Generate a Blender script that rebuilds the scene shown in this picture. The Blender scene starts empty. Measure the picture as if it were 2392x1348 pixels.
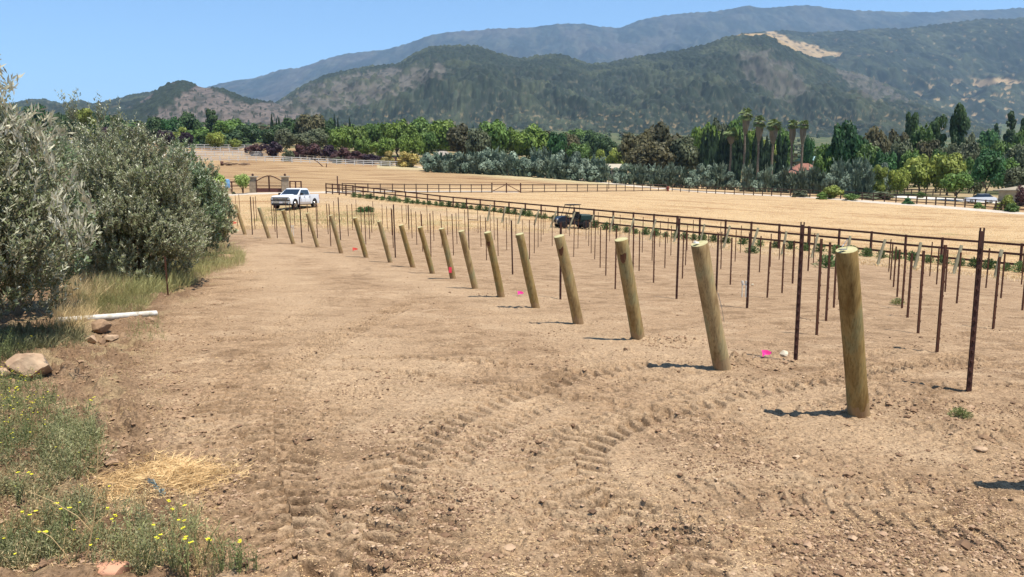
import bpy, math, random
import numpy as np
from mathutils import Vector, Matrix

# ------------------------------------------------------------------ camera, world, sun
SC = bpy.context.scene
PITCH = math.radians(7.61)
FPX = 1750.0
cam_d = bpy.data.cameras.new('camera'); cam = bpy.data.objects.new('camera', cam_d)
SC.collection.objects.link(cam)
cam.location = (0, 0, 0); cam.rotation_euler = (math.radians(90) - PITCH, 0, 0)
cam_d.sensor_width = 36; cam_d.lens = 36 * FPX / 2392
cam_d.clip_start = 0.05; cam_d.clip_end = 60000
SC.camera = cam

SUN_DIR = Vector((0.27, -0.26, 1.0)).normalized()      # towards the sun
SUN_EL = math.asin(SUN_DIR.z); SUN_AZ = math.atan2(SUN_DIR.x, SUN_DIR.y)
W = bpy.data.worlds.new('World'); SC.world = W; W.use_nodes = True
nt = W.node_tree; bg = nt.nodes['Background']
sky = nt.nodes.new('ShaderNodeTexSky'); sky.sky_type = 'NISHITA'; sky.sun_disc = False
sky.sun_elevation = SUN_EL; sky.sun_rotation = SUN_AZ
sky.altitude = 200; sky.air_density = 1.0; sky.dust_density = 0.2; sky.ozone_density = 1.2
tint = nt.nodes.new('ShaderNodeMix'); tint.data_type = 'RGBA'; tint.blend_type = 'MULTIPLY'; tint.inputs[0].default_value = 1
tint.inputs[7].default_value = (.77, .955, 1.08, 1)      # the camera's white balance of a clear sky
nt.links.new(sky.outputs[0], tint.inputs[6]); nt.links.new(tint.outputs[2], bg.inputs[0]); bg.inputs[1].default_value = 0.108
sl = bpy.data.lights.new('sun', 'SUN'); sl.energy = 5.0; sl.angle = math.radians(0.53); sl.color = (1.0, 0.955, 0.89)
so = bpy.data.objects.new('sun', sl); SC.collection.objects.link(so)
so.rotation_euler = SUN_DIR.to_track_quat('Z', 'Y').to_euler()
SC.view_settings.view_transform = 'Standard'; SC.view_settings.look = 'None'
SC.view_settings.exposure = 0.73; SC.view_settings.gamma = 1
SC.cycles.max_bounces = 5; SC.cycles.diffuse_bounces = 2; SC.cycles.glossy_bounces = 2
SC.cycles.transmission_bounces = 3; SC.cycles.transparent_max_bounces = 6; SC.cycles.volume_bounces = 0
SC.cycles.caustics_reflective = False; SC.cycles.caustics_refractive = False

# ------------------------------------------------------------------ helpers
COL = SC.collection
CT, ST = math.cos(PITCH), math.sin(PITCH)
def s2l(c):
    c = np.asarray(c, float) / 255.0
    return np.where(c <= 0.04045, c / 12.92, ((c + 0.055) / 1.055) ** 2.4) * 0.6     # a sunlit picture value -> the surface's own reflectance
def L(r, g, b): return tuple(float(v) * 1.25 for v in s2l((r, g, b))) + (1.0,)

def link(o, parent=None):
    COL.objects.link(o)
    if parent is not None: o.parent = parent
    return o
def tag(o, label=None, cat=None, group=None, kind=None):
    if label: o['label'] = label
    if cat: o['category'] = cat
    if group: o['group'] = group
    if kind: o['kind'] = kind
    return o
def empty(name, loc=(0, 0, 0), rz=0, label=None, cat=None, group=None):
    o = bpy.data.objects.new(name, None); link(o); o.location = loc; o.rotation_euler = (0, 0, rz)
    o.empty_display_size = 0.2
    return tag(o, label, cat, group)
def np_mesh(name, V, F, mats=(), mi=None, smooth=False, col=None):
    """V (n,3); F (m,3) or (m,4) array"""
    V = np.ascontiguousarray(V, np.float32); F = np.ascontiguousarray(F, np.int32)
    me = bpy.data.meshes.new(name); k = F.shape[1]
    me.vertices.add(len(V)); me.vertices.foreach_set('co', V.ravel())
    me.loops.add(F.size); me.loops.foreach_set('vertex_index', F.ravel())
    me.polygons.add(len(F)); me.polygons.foreach_set('loop_start', np.arange(0, F.size, k, dtype=np.int32))
    me.polygons.foreach_set('loop_total', np.full(len(F), k, np.int32))
    for m in mats: me.materials.append(m)
    if mi is not None: me.polygons.foreach_set('material_index', np.ascontiguousarray(mi, np.int32))
    me.polygons.foreach_set('use_smooth', np.full(len(F), bool(smooth)))
    me.update(calc_edges=True)
    if col is not None:
        a = me.color_attributes.new('Col', 'FLOAT_COLOR', 'POINT')
        c = np.ones((len(V), 4), np.float32); c[:, :col.shape[1]] = col
        a.data.foreach_set('color', c.ravel())
    return me

class MB:
    """collects shapes, then links them as ONE mesh object"""
    def __init__(s): s.v = []; s.f = []; s.m = []
    def add(s, vs, fs, m=0):
        b = len(s.v); s.v += [tuple(v) for v in vs]; s.f += [tuple(i + b for i in f) for f in fs]; s.m += [m] * len(fs)
    def box(s, c, d, rz=0, m=0, taper=1.0, ch=0.0):
        hx, hy, hz = d[0] / 2, d[1] / 2, d[2] / 2
        vs = []
        for z, k in ((-hz, 1), (hz, taper)):
            for x, y in ((-hx, -hy), (hx, -hy), (hx, hy), (-hx, hy)): vs.append((x * k, y * k, z))
        R = Matrix.Rotation(rz, 3, 'Z')
        vs = [R @ Vector(v) + Vector(c) for v in vs]
        s.add(vs, [(0, 3, 2, 1), (4, 5, 6, 7), (0, 1, 5, 4), (1, 2, 6, 5), (2, 3, 7, 6), (3, 0, 4, 7)], m)
    def bar(s, p, q, w, h=None, m=0):
        """rectangular bar from p to q"""
        h = h or w; p = Vector(p); q = Vector(q); d = (q - p).normalized()
        up = Vector((0, 0, 1)) if abs(d.z) < 0.95 else Vector((0, 1, 0))
        a = d.cross(up).normalized(); b = a.cross(d).normalized()
        vs = [e + a * sx * w / 2 + b * sz * h / 2 for e in (p, q) for sx, sz in ((-1, -1), (1, -1), (1, 1), (-1, 1))]
        s.add(vs, [(0, 1, 2, 3), (7, 6, 5, 4), (0, 4, 5, 1), (1, 5, 6, 2), (2, 6, 7, 3), (3, 7, 4, 0)], m)
    def tube(s, pts, rs, n=8, m=0, cap=True, jit=0, rnd=None):
        pts = [Vector(p) for p in pts]; b = len(s.v)
        if not hasattr(rs, '__len__'): rs = [rs] * len(pts)
        ref = None
        for i, p in enumerate(pts):
            d = (pts[min(i + 1, len(pts) - 1)] - pts[max(i - 1, 0)]).normalized()
            up = Vector((0, 0, 1)) if abs(d.z) < 0.9 else Vector((0, 1, 0))
            a = d.cross(up).normalized(); c = a.cross(d).normalized()
            for k in range(n):
                t = 2 * math.pi * k / n; r = rs[i] * (1 + (rnd.uniform(-jit, jit) if jit else 0))
                s.v.append(tuple(p + a * math.cos(t) * r + c * math.sin(t) * r))
        for i in range(len(pts) - 1):
            for k in range(n):
                s.f.append((b + i * n + k, b + i * n + (k + 1) % n, b + (i + 1) * n + (k + 1) % n, b + (i + 1) * n + k)); s.m.append(m)
        if cap:
            s.f.append(tuple(b + k for k in range(n))[::-1]); s.m.append(m)
            e = b + (len(pts) - 1) * n; s.f.append(tuple(e + k for k in range(n))); s.m.append(m)
    def loft(s, rings, m=0, cap=True):
        b = len(s.v); n = len(rings[0])
        for r in rings: s.v += [tuple(v) for v in r]
        for i in range(len(rings) - 1):
            for k in range(n):
                s.f.append((b + i * n + k, b + i * n + (k + 1) % n, b + (i + 1) * n + (k + 1) % n, b + (i + 1) * n + k)); s.m.append(m)
        if cap:
            s.f.append(tuple(b + k for k in range(n))[::-1]); s.m.append(m)
            e = b + (len(rings) - 1) * n; s.f.append(tuple(e + k for k in range(n))); s.m.append(m)
    def mesh(s, name, mats, smooth=False):
        me = bpy.data.meshes.new(name); me.from_pydata(s.v, [], s.f)
        for m in (mats if isinstance(mats, (list, tuple)) else [mats]): me.materials.append(m)
        me.polygons.foreach_set('material_index', s.m)
        if smooth:
            me.polygons.foreach_set('use_smooth', [True] * len(s.f))
            try: me.set_sharp_from_angle(angle=math.radians(40))
            except Exception: pass
        me.update(); return me
    def build(s, name, mats, parent=None, smooth=False, loc=None):
        o = bpy.data.objects.new(name, s.mesh(name, mats, smooth)); link(o, parent)
        if loc is not None: o.location = loc
        return o
def copy_tree(o, parent=None):
    c = o.copy(); COL.objects.link(c); c.parent = parent
    for ch in list(o.children): copy_tree(ch, c)
    return c

# ---- noise
def _h(ix, iy, seed):
    h = (ix.astype(np.int64) * 374761393 + iy.astype(np.int64) * 668265263 + seed * 1442695041) & 0xFFFFFFFF
    h = ((h ^ (h >> 13)) * 1274126177) & 0xFFFFFFFF
    return h ^ (h >> 16)
def perlin(x, y, seed=0):
    x0 = np.floor(x); y0 = np.floor(y); fx = x - x0; fy = y - y0
    u = fx * fx * fx * (fx * (fx * 6 - 15) + 10); v = fy * fy * fy * (fy * (fy * 6 - 15) + 10)
    def g(dx, dy):
        a = _h(x0 + dx, y0 + dy, seed) * (2 * math.pi / 4294967296.0)
        return np.cos(a) * (fx - dx) + np.sin(a) * (fy - dy)
    n0 = g(0, 0) * (1 - u) + g(1, 0) * u; n1 = g(0, 1) * (1 - u) + g(1, 1) * u
    return (n0 * (1 - v) + n1 * v) * 1.5
def fbm(x, y, oct=4, seed=0, gain=0.5):
    a = 1.0; s = 0
    for o in range(oct):
        s = s + a * perlin(x, y, seed + o * 17); x = x * 2.03 + 11.3; y = y * 2.03 - 7.1; a *= gain
    return s
def cell(x, y, seed=0):
    """distance to the nearest jittered point, and that point's random value"""
    x0 = np.floor(x); y0 = np.floor(y); best = np.full(x.shape, 9.0); val = np.zeros(x.shape)
    for dx in (-1, 0, 1):
        for dy in (-1, 0, 1):
            cx = x0 + dx; cy = y0 + dy
            px = cx + _h(cx, cy, seed) / 4294967296.0; py = cy + _h(cx, cy, seed + 5) / 4294967296.0
            d = np.hypot(px - x, py - y); m = d < best
            best = np.where(m, d, best); val = np.where(m, _h(cx, cy, seed + 9) / 4294967296.0, val)
    return best, val
def sstep(a, b, x):
    t = np.clip((x - a) / (b - a), 0, 1); return t * t * (3 - 2 * t)

# ---- picture pixel <-> world (used to survey the place, everything is then built at its own distance)
def slope_of(py):
    cy = -(np.asarray(py, float) - 674) / FPX
    return (-ST + cy * CT) / (CT + cy * ST)
def t_of(px, py):
    cy = -(np.asarray(py, float) - 674) / FPX
    return (np.asarray(px, float) - 1196) / FPX / (CT + cy * ST)
def proj(x, y, z):
    d = y * CT - z * ST; up = y * ST + z * CT
    return 1196 + FPX * x / d, 674 - FPX * up / d

TAB = {
 -1500: [(4,1240),(8.6,840),(15,690),(20,635),(30,565),(60,470),(110,410),(200,345),(300,318),(500,298),(1500,282),(3000,272)],
 0:    [(4,1245),(8.6,846),(15,692),(20,638),(30,570),(60,482),(110,422),(200,352),(300,320),(500,300),(1500,284),(3000,274)],
 400:  [(4,1262),(10,814),(15,712),(20,652),(30,590),(40,548),(60,505),(80,475),(110,448),(150,418),(200,388),(250,362),(300,345),(500,318),(1500,290),(3000,278)],
 600:  [(4,1268),(10,817),(20,656),(25,618),(30,590),(38,550),(48,528),(60,508),(75,480),(95,450),(110,440),(150,414),(200,382),(232,366),(300,345),(500,318),(1500,292),(3000,279)],
 800:  [(4,1272),(10,820),(15.5,718),(20,661),(25,624),(30,594),(40,560),(50,536),(60,512),(71,489),(85,466),(91,458),(105,449),(120,442),(150,422),(180,403),(220,384),(300,350),(500,320),(1500,295),(3000,281)],
 1200: [(4,1276),(10,826),(15.5,715),(20,669),(27,630),(35,600),(45,568),(60,525),(72,499),(95,466),(118,450),(150,432),(190,406),(250,388),(400,358),(1000,318),(3000,282)],
 1600: [(4,1279),(9.1,858),(12,777),(15,725),(20,676),(28,632),(37,603),(44,582),(50,571),(58,560),(80,508),(120,462),(155,447),(175,438),(300,405),(600,365),(1500,318),(3000,284)],
 2000: [(4,1280),(6.8,970),(10,828),(15,728),(20,678),(28,637),(37,617),(47,600),(55,589),(80,532),(120,474),(126,467),(150,455),(300,415),(600,375),(1500,322),(3000,286)],
 2400: [(4,1285),(8,908),(12,788),(17,725),(25,675),(36,646),(42.5,632),(60,585),(90,520),(103,503),(107,498),(118,480),(135,466),(170,448),(300,415),(600,380),(1500,325),(3000,290)],
 3900: [(4,1290),(8,915),(12,795),(17,735),(25,690),(36,660),(60,610),(103,535),(150,480),(300,425),(600,385),(1500,325),(3000,292)],
}
def _pchip(x, y, xq):
    h = np.diff(x); d = np.diff(y) / h; m = np.zeros(len(x))
    for i in range(1, len(x) - 1):
        if d[i - 1] * d[i] > 0:
            w1 = 2 * h[i] + h[i - 1]; w2 = h[i] + 2 * h[i - 1]; m[i] = (w1 + w2) / (w1 / d[i - 1] + w2 / d[i])
    m[0] = d[0]; m[-1] = d[-1]
    xq = np.clip(xq, x[0], x[-1]); i = np.clip(np.searchsorted(x, xq) - 1, 0, len(x) - 2); t = (xq - x[i]) / h[i]
    return (y[i] * (1 + 2 * t) * (1 - t) ** 2 + m[i] * h[i] * t * (1 - t) ** 2 + y[i + 1] * t * t * (3 - 2 * t) + m[i + 1] * h[i] * t * t * (t - 1))
NU = 700; UG = np.linspace(0, 1, NU) ** 2 * (0.25 - 1 / 3000.) + 1 / 3000.
_cx = sorted(TAB); _S = []
for c in _cx:
    tb = sorted((1 / Y, p) for Y, p in TAB[c])
    _S.append(_pchip(np.array([a for a, _ in tb]), slope_of(np.array([b for _, b in tb])), UG))
_S = np.array(_S); PXG = np.linspace(-1500, 3900, 109)
SG = np.array([np.interp(PXG, _cx, _S[:, k]) for k in range(NU)])
_k = np.exp(-0.5 * (np.arange(-4, 5) / 1.6) ** 2); _k /= _k.sum()
_pad = np.pad(SG, ((0, 0), (4, 4)), 'edge')
SG = sum(_k[j] * _pad[:, j:j + 109] for j in range(9))
def _sample(px, u):
    a = np.clip((px - PXG[0]) / 50.0, 0, 107.999); i = a.astype(int); fa = a - i
    b = np.sqrt(np.clip((u - UG[0]) / (UG[-1] - UG[0]), 0, 1)) * (NU - 1); b = np.clip(b, 0, NU - 1.001); j = b.astype(int); fb = b - j
    return (SG[j, i] * (1 - fa) + SG[j, i + 1] * fa) * (1 - fb) + (SG[j + 1, i] * (1 - fa) + SG[j + 1, i + 1] * fa) * fb
def ground_base(x, y):
    x = np.asarray(x, float); y = np.asarray(y, float); yy = np.clip(y, 4, 3000)
    t = x / np.maximum(yy, 4); u = 1 / yy; s = np.full(np.broadcast(x, y).shape, -0.05)
    for _ in range(3):
        px = 1196 + FPX * t / (CT - s * ST); s = _sample(px, u)
    z = s * yy
    return np.where(y < 4, z - (y - 4) * 0.05 * np.clip(y / 4 + 1, 0, 1) * 0.4, z)

# ---- surface relief: tyre tracks, clods, mounds
def at(px, Y):
    """ground point seen in column px at distance Y"""
    s = _sample(np.float64(px), np.float64(1 / max(Y, 4))); t = (px - 1196) / FPX * (CT - s * ST)
    return t * Y, Y
_YS = np.concatenate([np.arange(2.2, 20, .02), np.arange(20, 120, .1), np.arange(120, 3000, 1.5)])
def hit(px, py, ymin=0):
    """first ground point seen at picture point px, py"""
    t = float(t_of(px, py)); s = float(slope_of(py)); ys = _YS[_YS > ymin]
    z = ground_base(t * ys, ys); k = np.argmax(z >= s * ys)
    return t * ys[k], float(ys[k]), float(z[k])
TRK = [  # picture polylines on the ground, half width, lug period, depth
 ([(1640,1345),(1560,1270),(1440,1180),(1350,1110),(1340,1060),(1400,1015),(1500,975),(1700,925),(1950,880),(2250,832)], .17, .19, .024),
 ([(1440,1345),(1340,1250),(1240,1150),(1225,1080),(1290,1010),(1420,955),(1600,910),(1820,868),(2120,815)], .15, .18, .015),
 ([(820,1345),(850,1250),(880,1150),(940,1060),(1030,990),(1150,935),(1320,885),(1500,850)], .19, .19, .026),
 ([(1010,1345),(1000,1250),(1000,1150),(1050,1070),(1140,1005),(1260,950),(1420,905),(1600,870)], .14, .17, .013),
 ([(600,865),(760,862),(900,866),(1050,888),(1250,915),(1450,945),(1700,985)], .10, .20, .020),
 ([(800,838),(950,835),(1100,845),(1250,862),(1400,880),(1560,895),(1800,900),(2050,868),(2300,838)], .10, .20, .020),
 ([(2392,1265),(2100,1200),(1850,1150),(1600,1110)], .22, .15, .010),
 ([(2392,1180),(2200,1120),(1950,1060),(1700,1020),(1500,1000)], .2, .15, .006),
 ([(700,1345),(680,1200),(640,1060),(640,940),(700,840),(860,750),(1000,690)], .2, .18, .022),
 ([(470,1130),(500,980),(560,860),(700,740),(820,670),(860,620),(800,590)], .2, .17, .014),
 ([(1000,700),(1150,735),(1350,775),(1500,800)], .12, .18, .010),
 ([(760,650),(900,668),(1050,690),(1200,722)], .12, .18, .010),
 ([(250,1345),(420,1200),(620,1060),(820,960),(1060,880),(1400,830)], .18, .16, .010),
 ([(1300,1345),(1500,1230),(1750,1160),(2050,1130),(2392,1110)], .18, .17, .008),
 ([(2392,1040),(2150,990),(1900,960),(1650,960),(1350,1000),(1100,1100),(950,1345)], .2, .17, .008),
 ([(560,1345),(600,1180),(700,1040),(860,930),(1000,860),(1100,790),(1060,720),(900,650)], .2, .16, .008),
 ([(480,800),(700,780),(1000,790),(1300,820),(1600,870)], .14, .18, .009),
 ([(2392,900),(2200,905),(2000,930),(1800,985),(1650,1060),(1600,1160),(1680,1345)], .16, .16, .010),
 ([(1900,1345),(1800,1260),(1650,1200),(1450,1170),(1200,1180)], .18, .17, .009),
 ([(2392,860),(2300,850),(2150,862),(1950,905),(1780,935)], .16, .13, .010),
]
TRKW = []
for pts, hw, per, dep in TRK:
    P = np.array([hit(a, b)[:2] for a, b in pts]); n = len(P)
    q = np.linspace(0, n - 1, n * 8); Pq = np.stack([np.interp(q, range(n), P[:, k]) for k in (0, 1)], 1)
    for _ in range(6): Pq[1:-1] = (Pq[:-2] + 2 * Pq[1:-1] + Pq[2:]) / 4
    TRKW.append((Pq, hw, per, dep))
MOUNDS = []   # x, y, radius, height
def add_mound(px, py, r, h):
    x, y, z = hit(px, py); MOUNDS.append((x, y, r, h))
for a in [(2080,950,.5,.05),(2160,948,.3,.03),(1745,850,.35,.05),(1560,800,.5,.055),(1470,830,.16,.04),(1500,792,.3,.03),(1180,690,.3,.04),(1110,655,.3,.04),
          (1060,640,.3,.04),(410,700,.5,.1),(150,870,.4,.10),(210,900,.35,.08),(120,930,.4,.08),(270,960,.4,.07),(330,1000,.3,.06),(60,800,.6,.12),(560,640,.5,.09),(600,640,.4,.05),
          (470,690,.5,.07),(350,780,.35,.06),(1220,720,.3,.04),(1720,845,.2,.05),(2250,1010,.4,.035),(2350,1020,.3,.03),(1180,740,.3,.02),(250,1050,.3,.06),(150,1000,.5,.1)]: add_mound(*a)
def bank(x, y):
    """0..1: the untilled, cloddy bank on the left, under the olive trees"""
    px, _ = proj(x, y, ground_base(x, y))
    edge = np.interp(y, [3, 4.5, 6, 8, 11, 15, 20, 28, 36], [520, 480, 420, 370, 400, 470, 560, 600, 600])
    return sstep(0, 1, (edge - px + 40 * perlin(x * 1.3, y * 1.3, 77)) / 90) * sstep(40, 34, y)
GROOVE = None
def relief(x, y, fine=True, cellsz=None):
    r = 0.018 * fbm(x / 2.3, y / 2.3, 3, 3) * sstep(150, 30, y)
    b = bank(x, y)
    near = sstep(60, 25, y)
    if cellsz is None: cellsz = np.zeros_like(x)
    def lim(w): return sstep(w * 0.9, w * 0.3, cellsz)
    r = r + near * 0.013 * fbm(x / .45, y / .45, 3, 21) * lim(.45)
    rough = 0.3 + 0.7 * sstep(-.2, .5, fbm(x / 1.7 + 4, y / 1.7, 3, 33))
    global GROOVE
    GROOVE = np.zeros_like(x)
    tr = np.zeros_like(x); tmask = np.zeros_like(x)
    for P, hw, per, dep in TRKW:
        hw = hw * 1.25
        x0, x1 = P[:, 0].min() - 1, P[:, 0].max() + 1; y0, y1 = P[:, 1].min() - 1, P[:, 1].max() + 1
        m = (x > x0) & (x < x1) & (y > y0) & (y < y1)
        if not m.any(): continue
        X = x[m]; Y = y[m]; bd = np.full(X.shape, 9.); bs = np.zeros(X.shape); sg = np.ones(X.shape); s0 = 0
        for i in range(len(P) - 1):
            a = P[i]; d = P[i + 1] - a; l = math.hypot(*d) + 1e-9; d = d / l
            u = np.clip((X - a[0]) * d[0] + (Y - a[1]) * d[1], 0, l); ex = X - a[0] - d[0] * u; ey = Y - a[1] - d[1] * u
            dd = np.hypot(ex, ey); k = dd < bd; bd = np.where(k, dd, bd); bs = np.where(k, s0 + u, bs)
            sg = np.where(k, np.sign(ex * d[1] - ey * d[0]), sg); s0 += l
        lat = bd * sg; wj = hw * (1 + .15 * perlin(bs * 3, bs * 0 + 5, 9))
        inside = sstep(wj * 1.15, wj * .85, bd); fade = 0.55 + .6 * perlin(bs / 1.1, bs * 0 + 1.5, 14)
        fade = np.clip(fade + .15 + .5 * perlin(X / .5, Y / .5, 71), .62 if dep > .015 else (.3 if dep > .009 else 0), 1.1); bs = bs + .05 * perlin(bs / .6, bs * 0 + 3.3, 19)
        ph = (bs + np.abs(lat) * .55 + .03 * perlin(X * 4, Y * 4, 61)) / per; half = (lat > 0) * .5
        lug = sstep(-.1, .55, np.sin((ph + half) * 2 * math.pi)) * inside
        berm = np.exp(-((bd - wj * 1.25) / .05) ** 2) * .4
        tr[m] += dep * 2.3 * fade * (-inside * .7 + lug * 1.0 + berm); tmask[m] = np.maximum(tmask[m], inside * min(1, dep * 60)); GROOVE[m] = np.maximum(GROOVE[m], inside * (1 - lug) * fade * min(1, dep * 55)) if GROOVE is not None and GROOVE.shape == x.shape else 0
    r = r + tr * lim(.15)
    amp = near * (rough * (1 - .75 * tmask)) * (1 + 1.6 * b)
    r = r + amp * 0.013 * fbm(x / .13, y / .13, 3, 41) * lim(.16)
    cd, cv = cell(x / .085, y / .085, 51)
    r = r + amp * .016 * sstep(.45, .1, cd) * (cv > .66) * lim(.09)
    r = r + amp * .009 * fbm(x / .035, y / .035, 2, 91) * lim(.045)
    cd, cv = cell(x / .23, y / .23, 52)
    r = r + b * near * .085 * sstep(.5, .1, cd) * (cv > .55) * (.6 + .5 * perlin(x * 14, y * 14, 8))
    r = r + b * near * .08 * fbm(x / .8, y / .8, 3, 12)
    for mx, my, mr, mh in MOUNDS:
        m = (np.abs(x - mx) < 3 * mr) & (np.abs(y - my) < 3 * mr)
        if m.any():
            X = x[m]; Y = y[m]; g = np.exp(-(((X - mx) / mr) ** 2 + ((Y - my) / (mr * .6)) ** 2))
            cd, cv = cell(X / .11, Y / .11, 55)
            r[m] += mh * g * (.5 + .5 * fbm(X * 5, Y * 5, 2, 7) + 1.1 * sstep(.5, .15, cd) * cv)
    # furrowed field on the slope and mown stripes on the dry field
    return r
def ground(x, y):
    x = np.atleast_1d(np.asarray(x, float)); y = np.atleast_1d(np.asarray(y, float))
    return ground_base(x, y) + relief(x, y, cellsz=np.clip(y * .004, 0, 1))
def gz(x, y): return float(ground(x, y)[0])
def gzb(x, y): return float(ground_base(np.array([float(x)]), np.array([float(y)]))[0])
def ztop(py, y): return float(slope_of(py)) * y

# ------------------------------------------------------------------ materials
def mat(name, col=(.5, .5, .5, 1), rough=.8, metal=0, spec=.3):
    m = bpy.data.materials.new(name); m.use_nodes = True; b = m.node_tree.nodes['Principled BSDF']
    b.inputs['Base Color'].default_value = col; b.inputs['Roughness'].default_value = rough
    b.inputs['Metallic'].default_value = metal; b.inputs['Specular IOR Level'].default_value = spec
    return m
def nodes(m): return m.node_tree.nodes, m.node_tree.links, m.node_tree.nodes['Principled BSDF']
def noise_mat(name, c1, c2, scale=3, rough=.85, bump=0.0, bscale=None, stretch=(1, 1, 1), metal=0, spec=.25, detail=5, lo=.35, hi=.65, dist=.01, c3=None):
    m = mat(name, c1, rough, metal, spec); N, K, B = nodes(m)
    tc = N.new('ShaderNodeTexCoord'); mp = N.new('ShaderNodeMapping'); mp.inputs['Scale'].default_value = stretch
    K.new(tc.outputs['Object'], mp.inputs[0])
    n = N.new('ShaderNodeTexNoise'); n.inputs['Scale'].default_value = scale; n.inputs['Detail'].default_value = detail
    K.new(mp.outputs[0], n.inputs['Vector'])
    r = N.new('ShaderNodeValToRGB'); r.color_ramp.elements[0].position = lo; r.color_ramp.elements[1].position = hi
    r.color_ramp.elements[0].color = c1; r.color_ramp.elements[1].color = c2
    if c3: e = r.color_ramp.elements.new((lo + hi) / 2); e.color = c3
    K.new(n.outputs[0], r.inputs[0]); K.new(r.outputs[0], B.inputs['Base Color'])
    if bump:
        n2 = N.new('ShaderNodeTexNoise'); n2.inputs['Scale'].default_value = bscale or scale * 4; n2.inputs['Detail'].default_value = 4
        K.new(mp.outputs[0], n2.inputs['Vector']); bp = N.new('ShaderNodeBump'); bp.inputs['Strength'].default_value = bump
        bp.inputs['Distance'].default_value = dist; K.new(n2.outputs[0], bp.inputs['Height']); K.new(bp.outputs[0], B.inputs['Normal'])
    return m
def leaf_mat(name, c1, c2, scale=.6, trans=.25, rough=.6, back=None, spec=.3, hue=0.0):
    """foliage: clump colour noise, per-tree variation, light through the leaves"""
    m = mat(name, c1, rough, 0, spec); N, K, B = nodes(m)
    ge = N.new('ShaderNodeNewGeometry'); n = N.new('ShaderNodeTexNoise'); n.inputs['Scale'].default_value = scale; n.inputs['Detail'].default_value = 4
    K.new(ge.outputs['Position'], n.inputs['Vector'])
    r = N.new('ShaderNodeValToRGB'); r.color_ramp.elements[0].position = .38; r.color_ramp.elements[1].position = .62
    r.color_ramp.elements[0].color = c1; r.color_ramp.elements[1].color = c2; K.new(n.outputs[0], r.inputs[0])
    oi = N.new('ShaderNodeObjectInfo'); hs = N.new('ShaderNodeHueSaturation')
    mr = N.new('ShaderNodeMapRange'); mr.inputs['To Min'].default_value = .78; mr.inputs['To Max'].default_value = 1.22
    K.new(oi.outputs['Random'], mr.inputs[0]); K.new(mr.outputs[0], hs.inputs['Value'])
    # per-leaf variation
    mr2 = N.new('ShaderNodeMapRange'); mr2.inputs['To Min'].default_value = .75; mr2.inputs['To Max'].default_value = 1.25
    K.new(ge.outputs['Random Per Island'], mr2.inputs[0]); hs2 = N.new('ShaderNodeHueSaturation'); K.new(mr2.outputs[0], hs2.inputs['Value'])
    K.new(r.outputs[0], hs.inputs['Color']); K.new(hs.outputs[0], hs2.inputs['Color']); src = hs2.outputs[0]
    if back:
        mx = N.new('ShaderNodeMix'); mx.data_type = 'RGBA'; K.new(ge.outputs['Backfacing'], mx.inputs[0]); K.new(src, mx.inputs[6]); mx.inputs[7].default_value = back
        src = mx.outputs[2]
    K.new(src, B.inputs['Base Color'])
    if trans:
        tr = N.new('ShaderNodeBsdfTranslucent'); K.new(src, tr.inputs[0]); ms = N.new('ShaderNodeMixShader'); ms.inputs[0].default_value = trans
        out = N['Material Output']; K.new(B.outputs[0], ms.inputs[1]); K.new(tr.outputs[0], ms.inputs[2]); K.new(ms.outputs[0], out.inputs[0])
    return m
def col_mat(name, rough=.95, nscale=30, bump=.5, dist=.01, amt=.25, spec=.1, n2=None):
    """colour from the mesh's own Col attribute with procedural grain"""
    m = mat(name, rough=rough, spec=spec); N, K, B = nodes(m)
    at_ = N.new('ShaderNodeAttribute'); at_.attribute_name = 'Col'
    ge = N.new('ShaderNodeNewGeometry'); n = N.new('ShaderNodeTexNoise'); n.inputs['Scale'].default_value = nscale; n.inputs['Detail'].default_value = 6; n.inputs['Roughness'].default_value = .65
    K.new(ge.outputs['Position'], n.inputs['Vector'])
    mr = N.new('ShaderNodeMapRange'); mr.inputs['From Min'].default_value = .3; mr.inputs['From Max'].default_value = .7
    mr.inputs['To Min'].default_value = 1 - amt; mr.inputs['To Max'].default_value = 1 + amt
    K.new(n.outputs[0], mr.inputs[0]); hs = N.new('ShaderNodeHueSaturation'); K.new(at_.outputs['Color'], hs.inputs['Color']); K.new(mr.outputs[0], hs.inputs['Value'])
    K.new(hs.outputs[0], B.inputs['Base Color'])
    if bump:
        bp = N.new('ShaderNodeBump'); bp.inputs['Strength'].default_value = bump; bp.inputs['Distance'].default_value = dist
        K.new(n.outputs[0], bp.inputs['Height']); K.new(bp.outputs[0], B.inputs['Normal'])
    return m

M = {}
def soil(name):
    m = col_mat(name, nscale=46, bump=.9, dist=.02, amt=.26); N, K, B = nodes(m); src = B.inputs['Base Color'].links[0].from_socket
    ge = N.new('ShaderNodeNewGeometry'); n = N.new('ShaderNodeTexNoise'); n.inputs['Scale'].default_value = 30; n.inputs['Detail'].default_value = 8; n.inputs['Roughness'].default_value = .8
    K.new(ge.outputs['Position'], n.inputs['Vector']); r = N.new('ShaderNodeValToRGB'); r.color_ramp.elements[0].position = .40; r.color_ramp.elements[1].position = .50
    r.color_ramp.elements[0].color = (.48, .46, .44, 1); r.color_ramp.elements[1].color = (1, 1, 1, 1); e = r.color_ramp.elements.new(.68); e.color = (1.22, 1.22, 1.2, 1)
    K.new(n.outputs[0], r.inputs[0]); mx = N.new('ShaderNodeMix'); mx.data_type = 'RGBA'; mx.blend_type = 'MULTIPLY'; mx.inputs[0].default_value = .85
    K.new(src, mx.inputs[6]); K.new(r.outputs[0], mx.inputs[7]); K.new(mx.outputs[2], B.inputs['Base Color']); return m
M['ground'] = soil('soil_and_dry_grass')
M['hill'] = col_mat('hillside', nscale=.02, bump=.0, amt=.12)
M['road'] = noise_mat('pale_gravel', L(188, 172, 152), L(208, 194, 174), 1.5, bump=.3, dist=.02)
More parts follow.
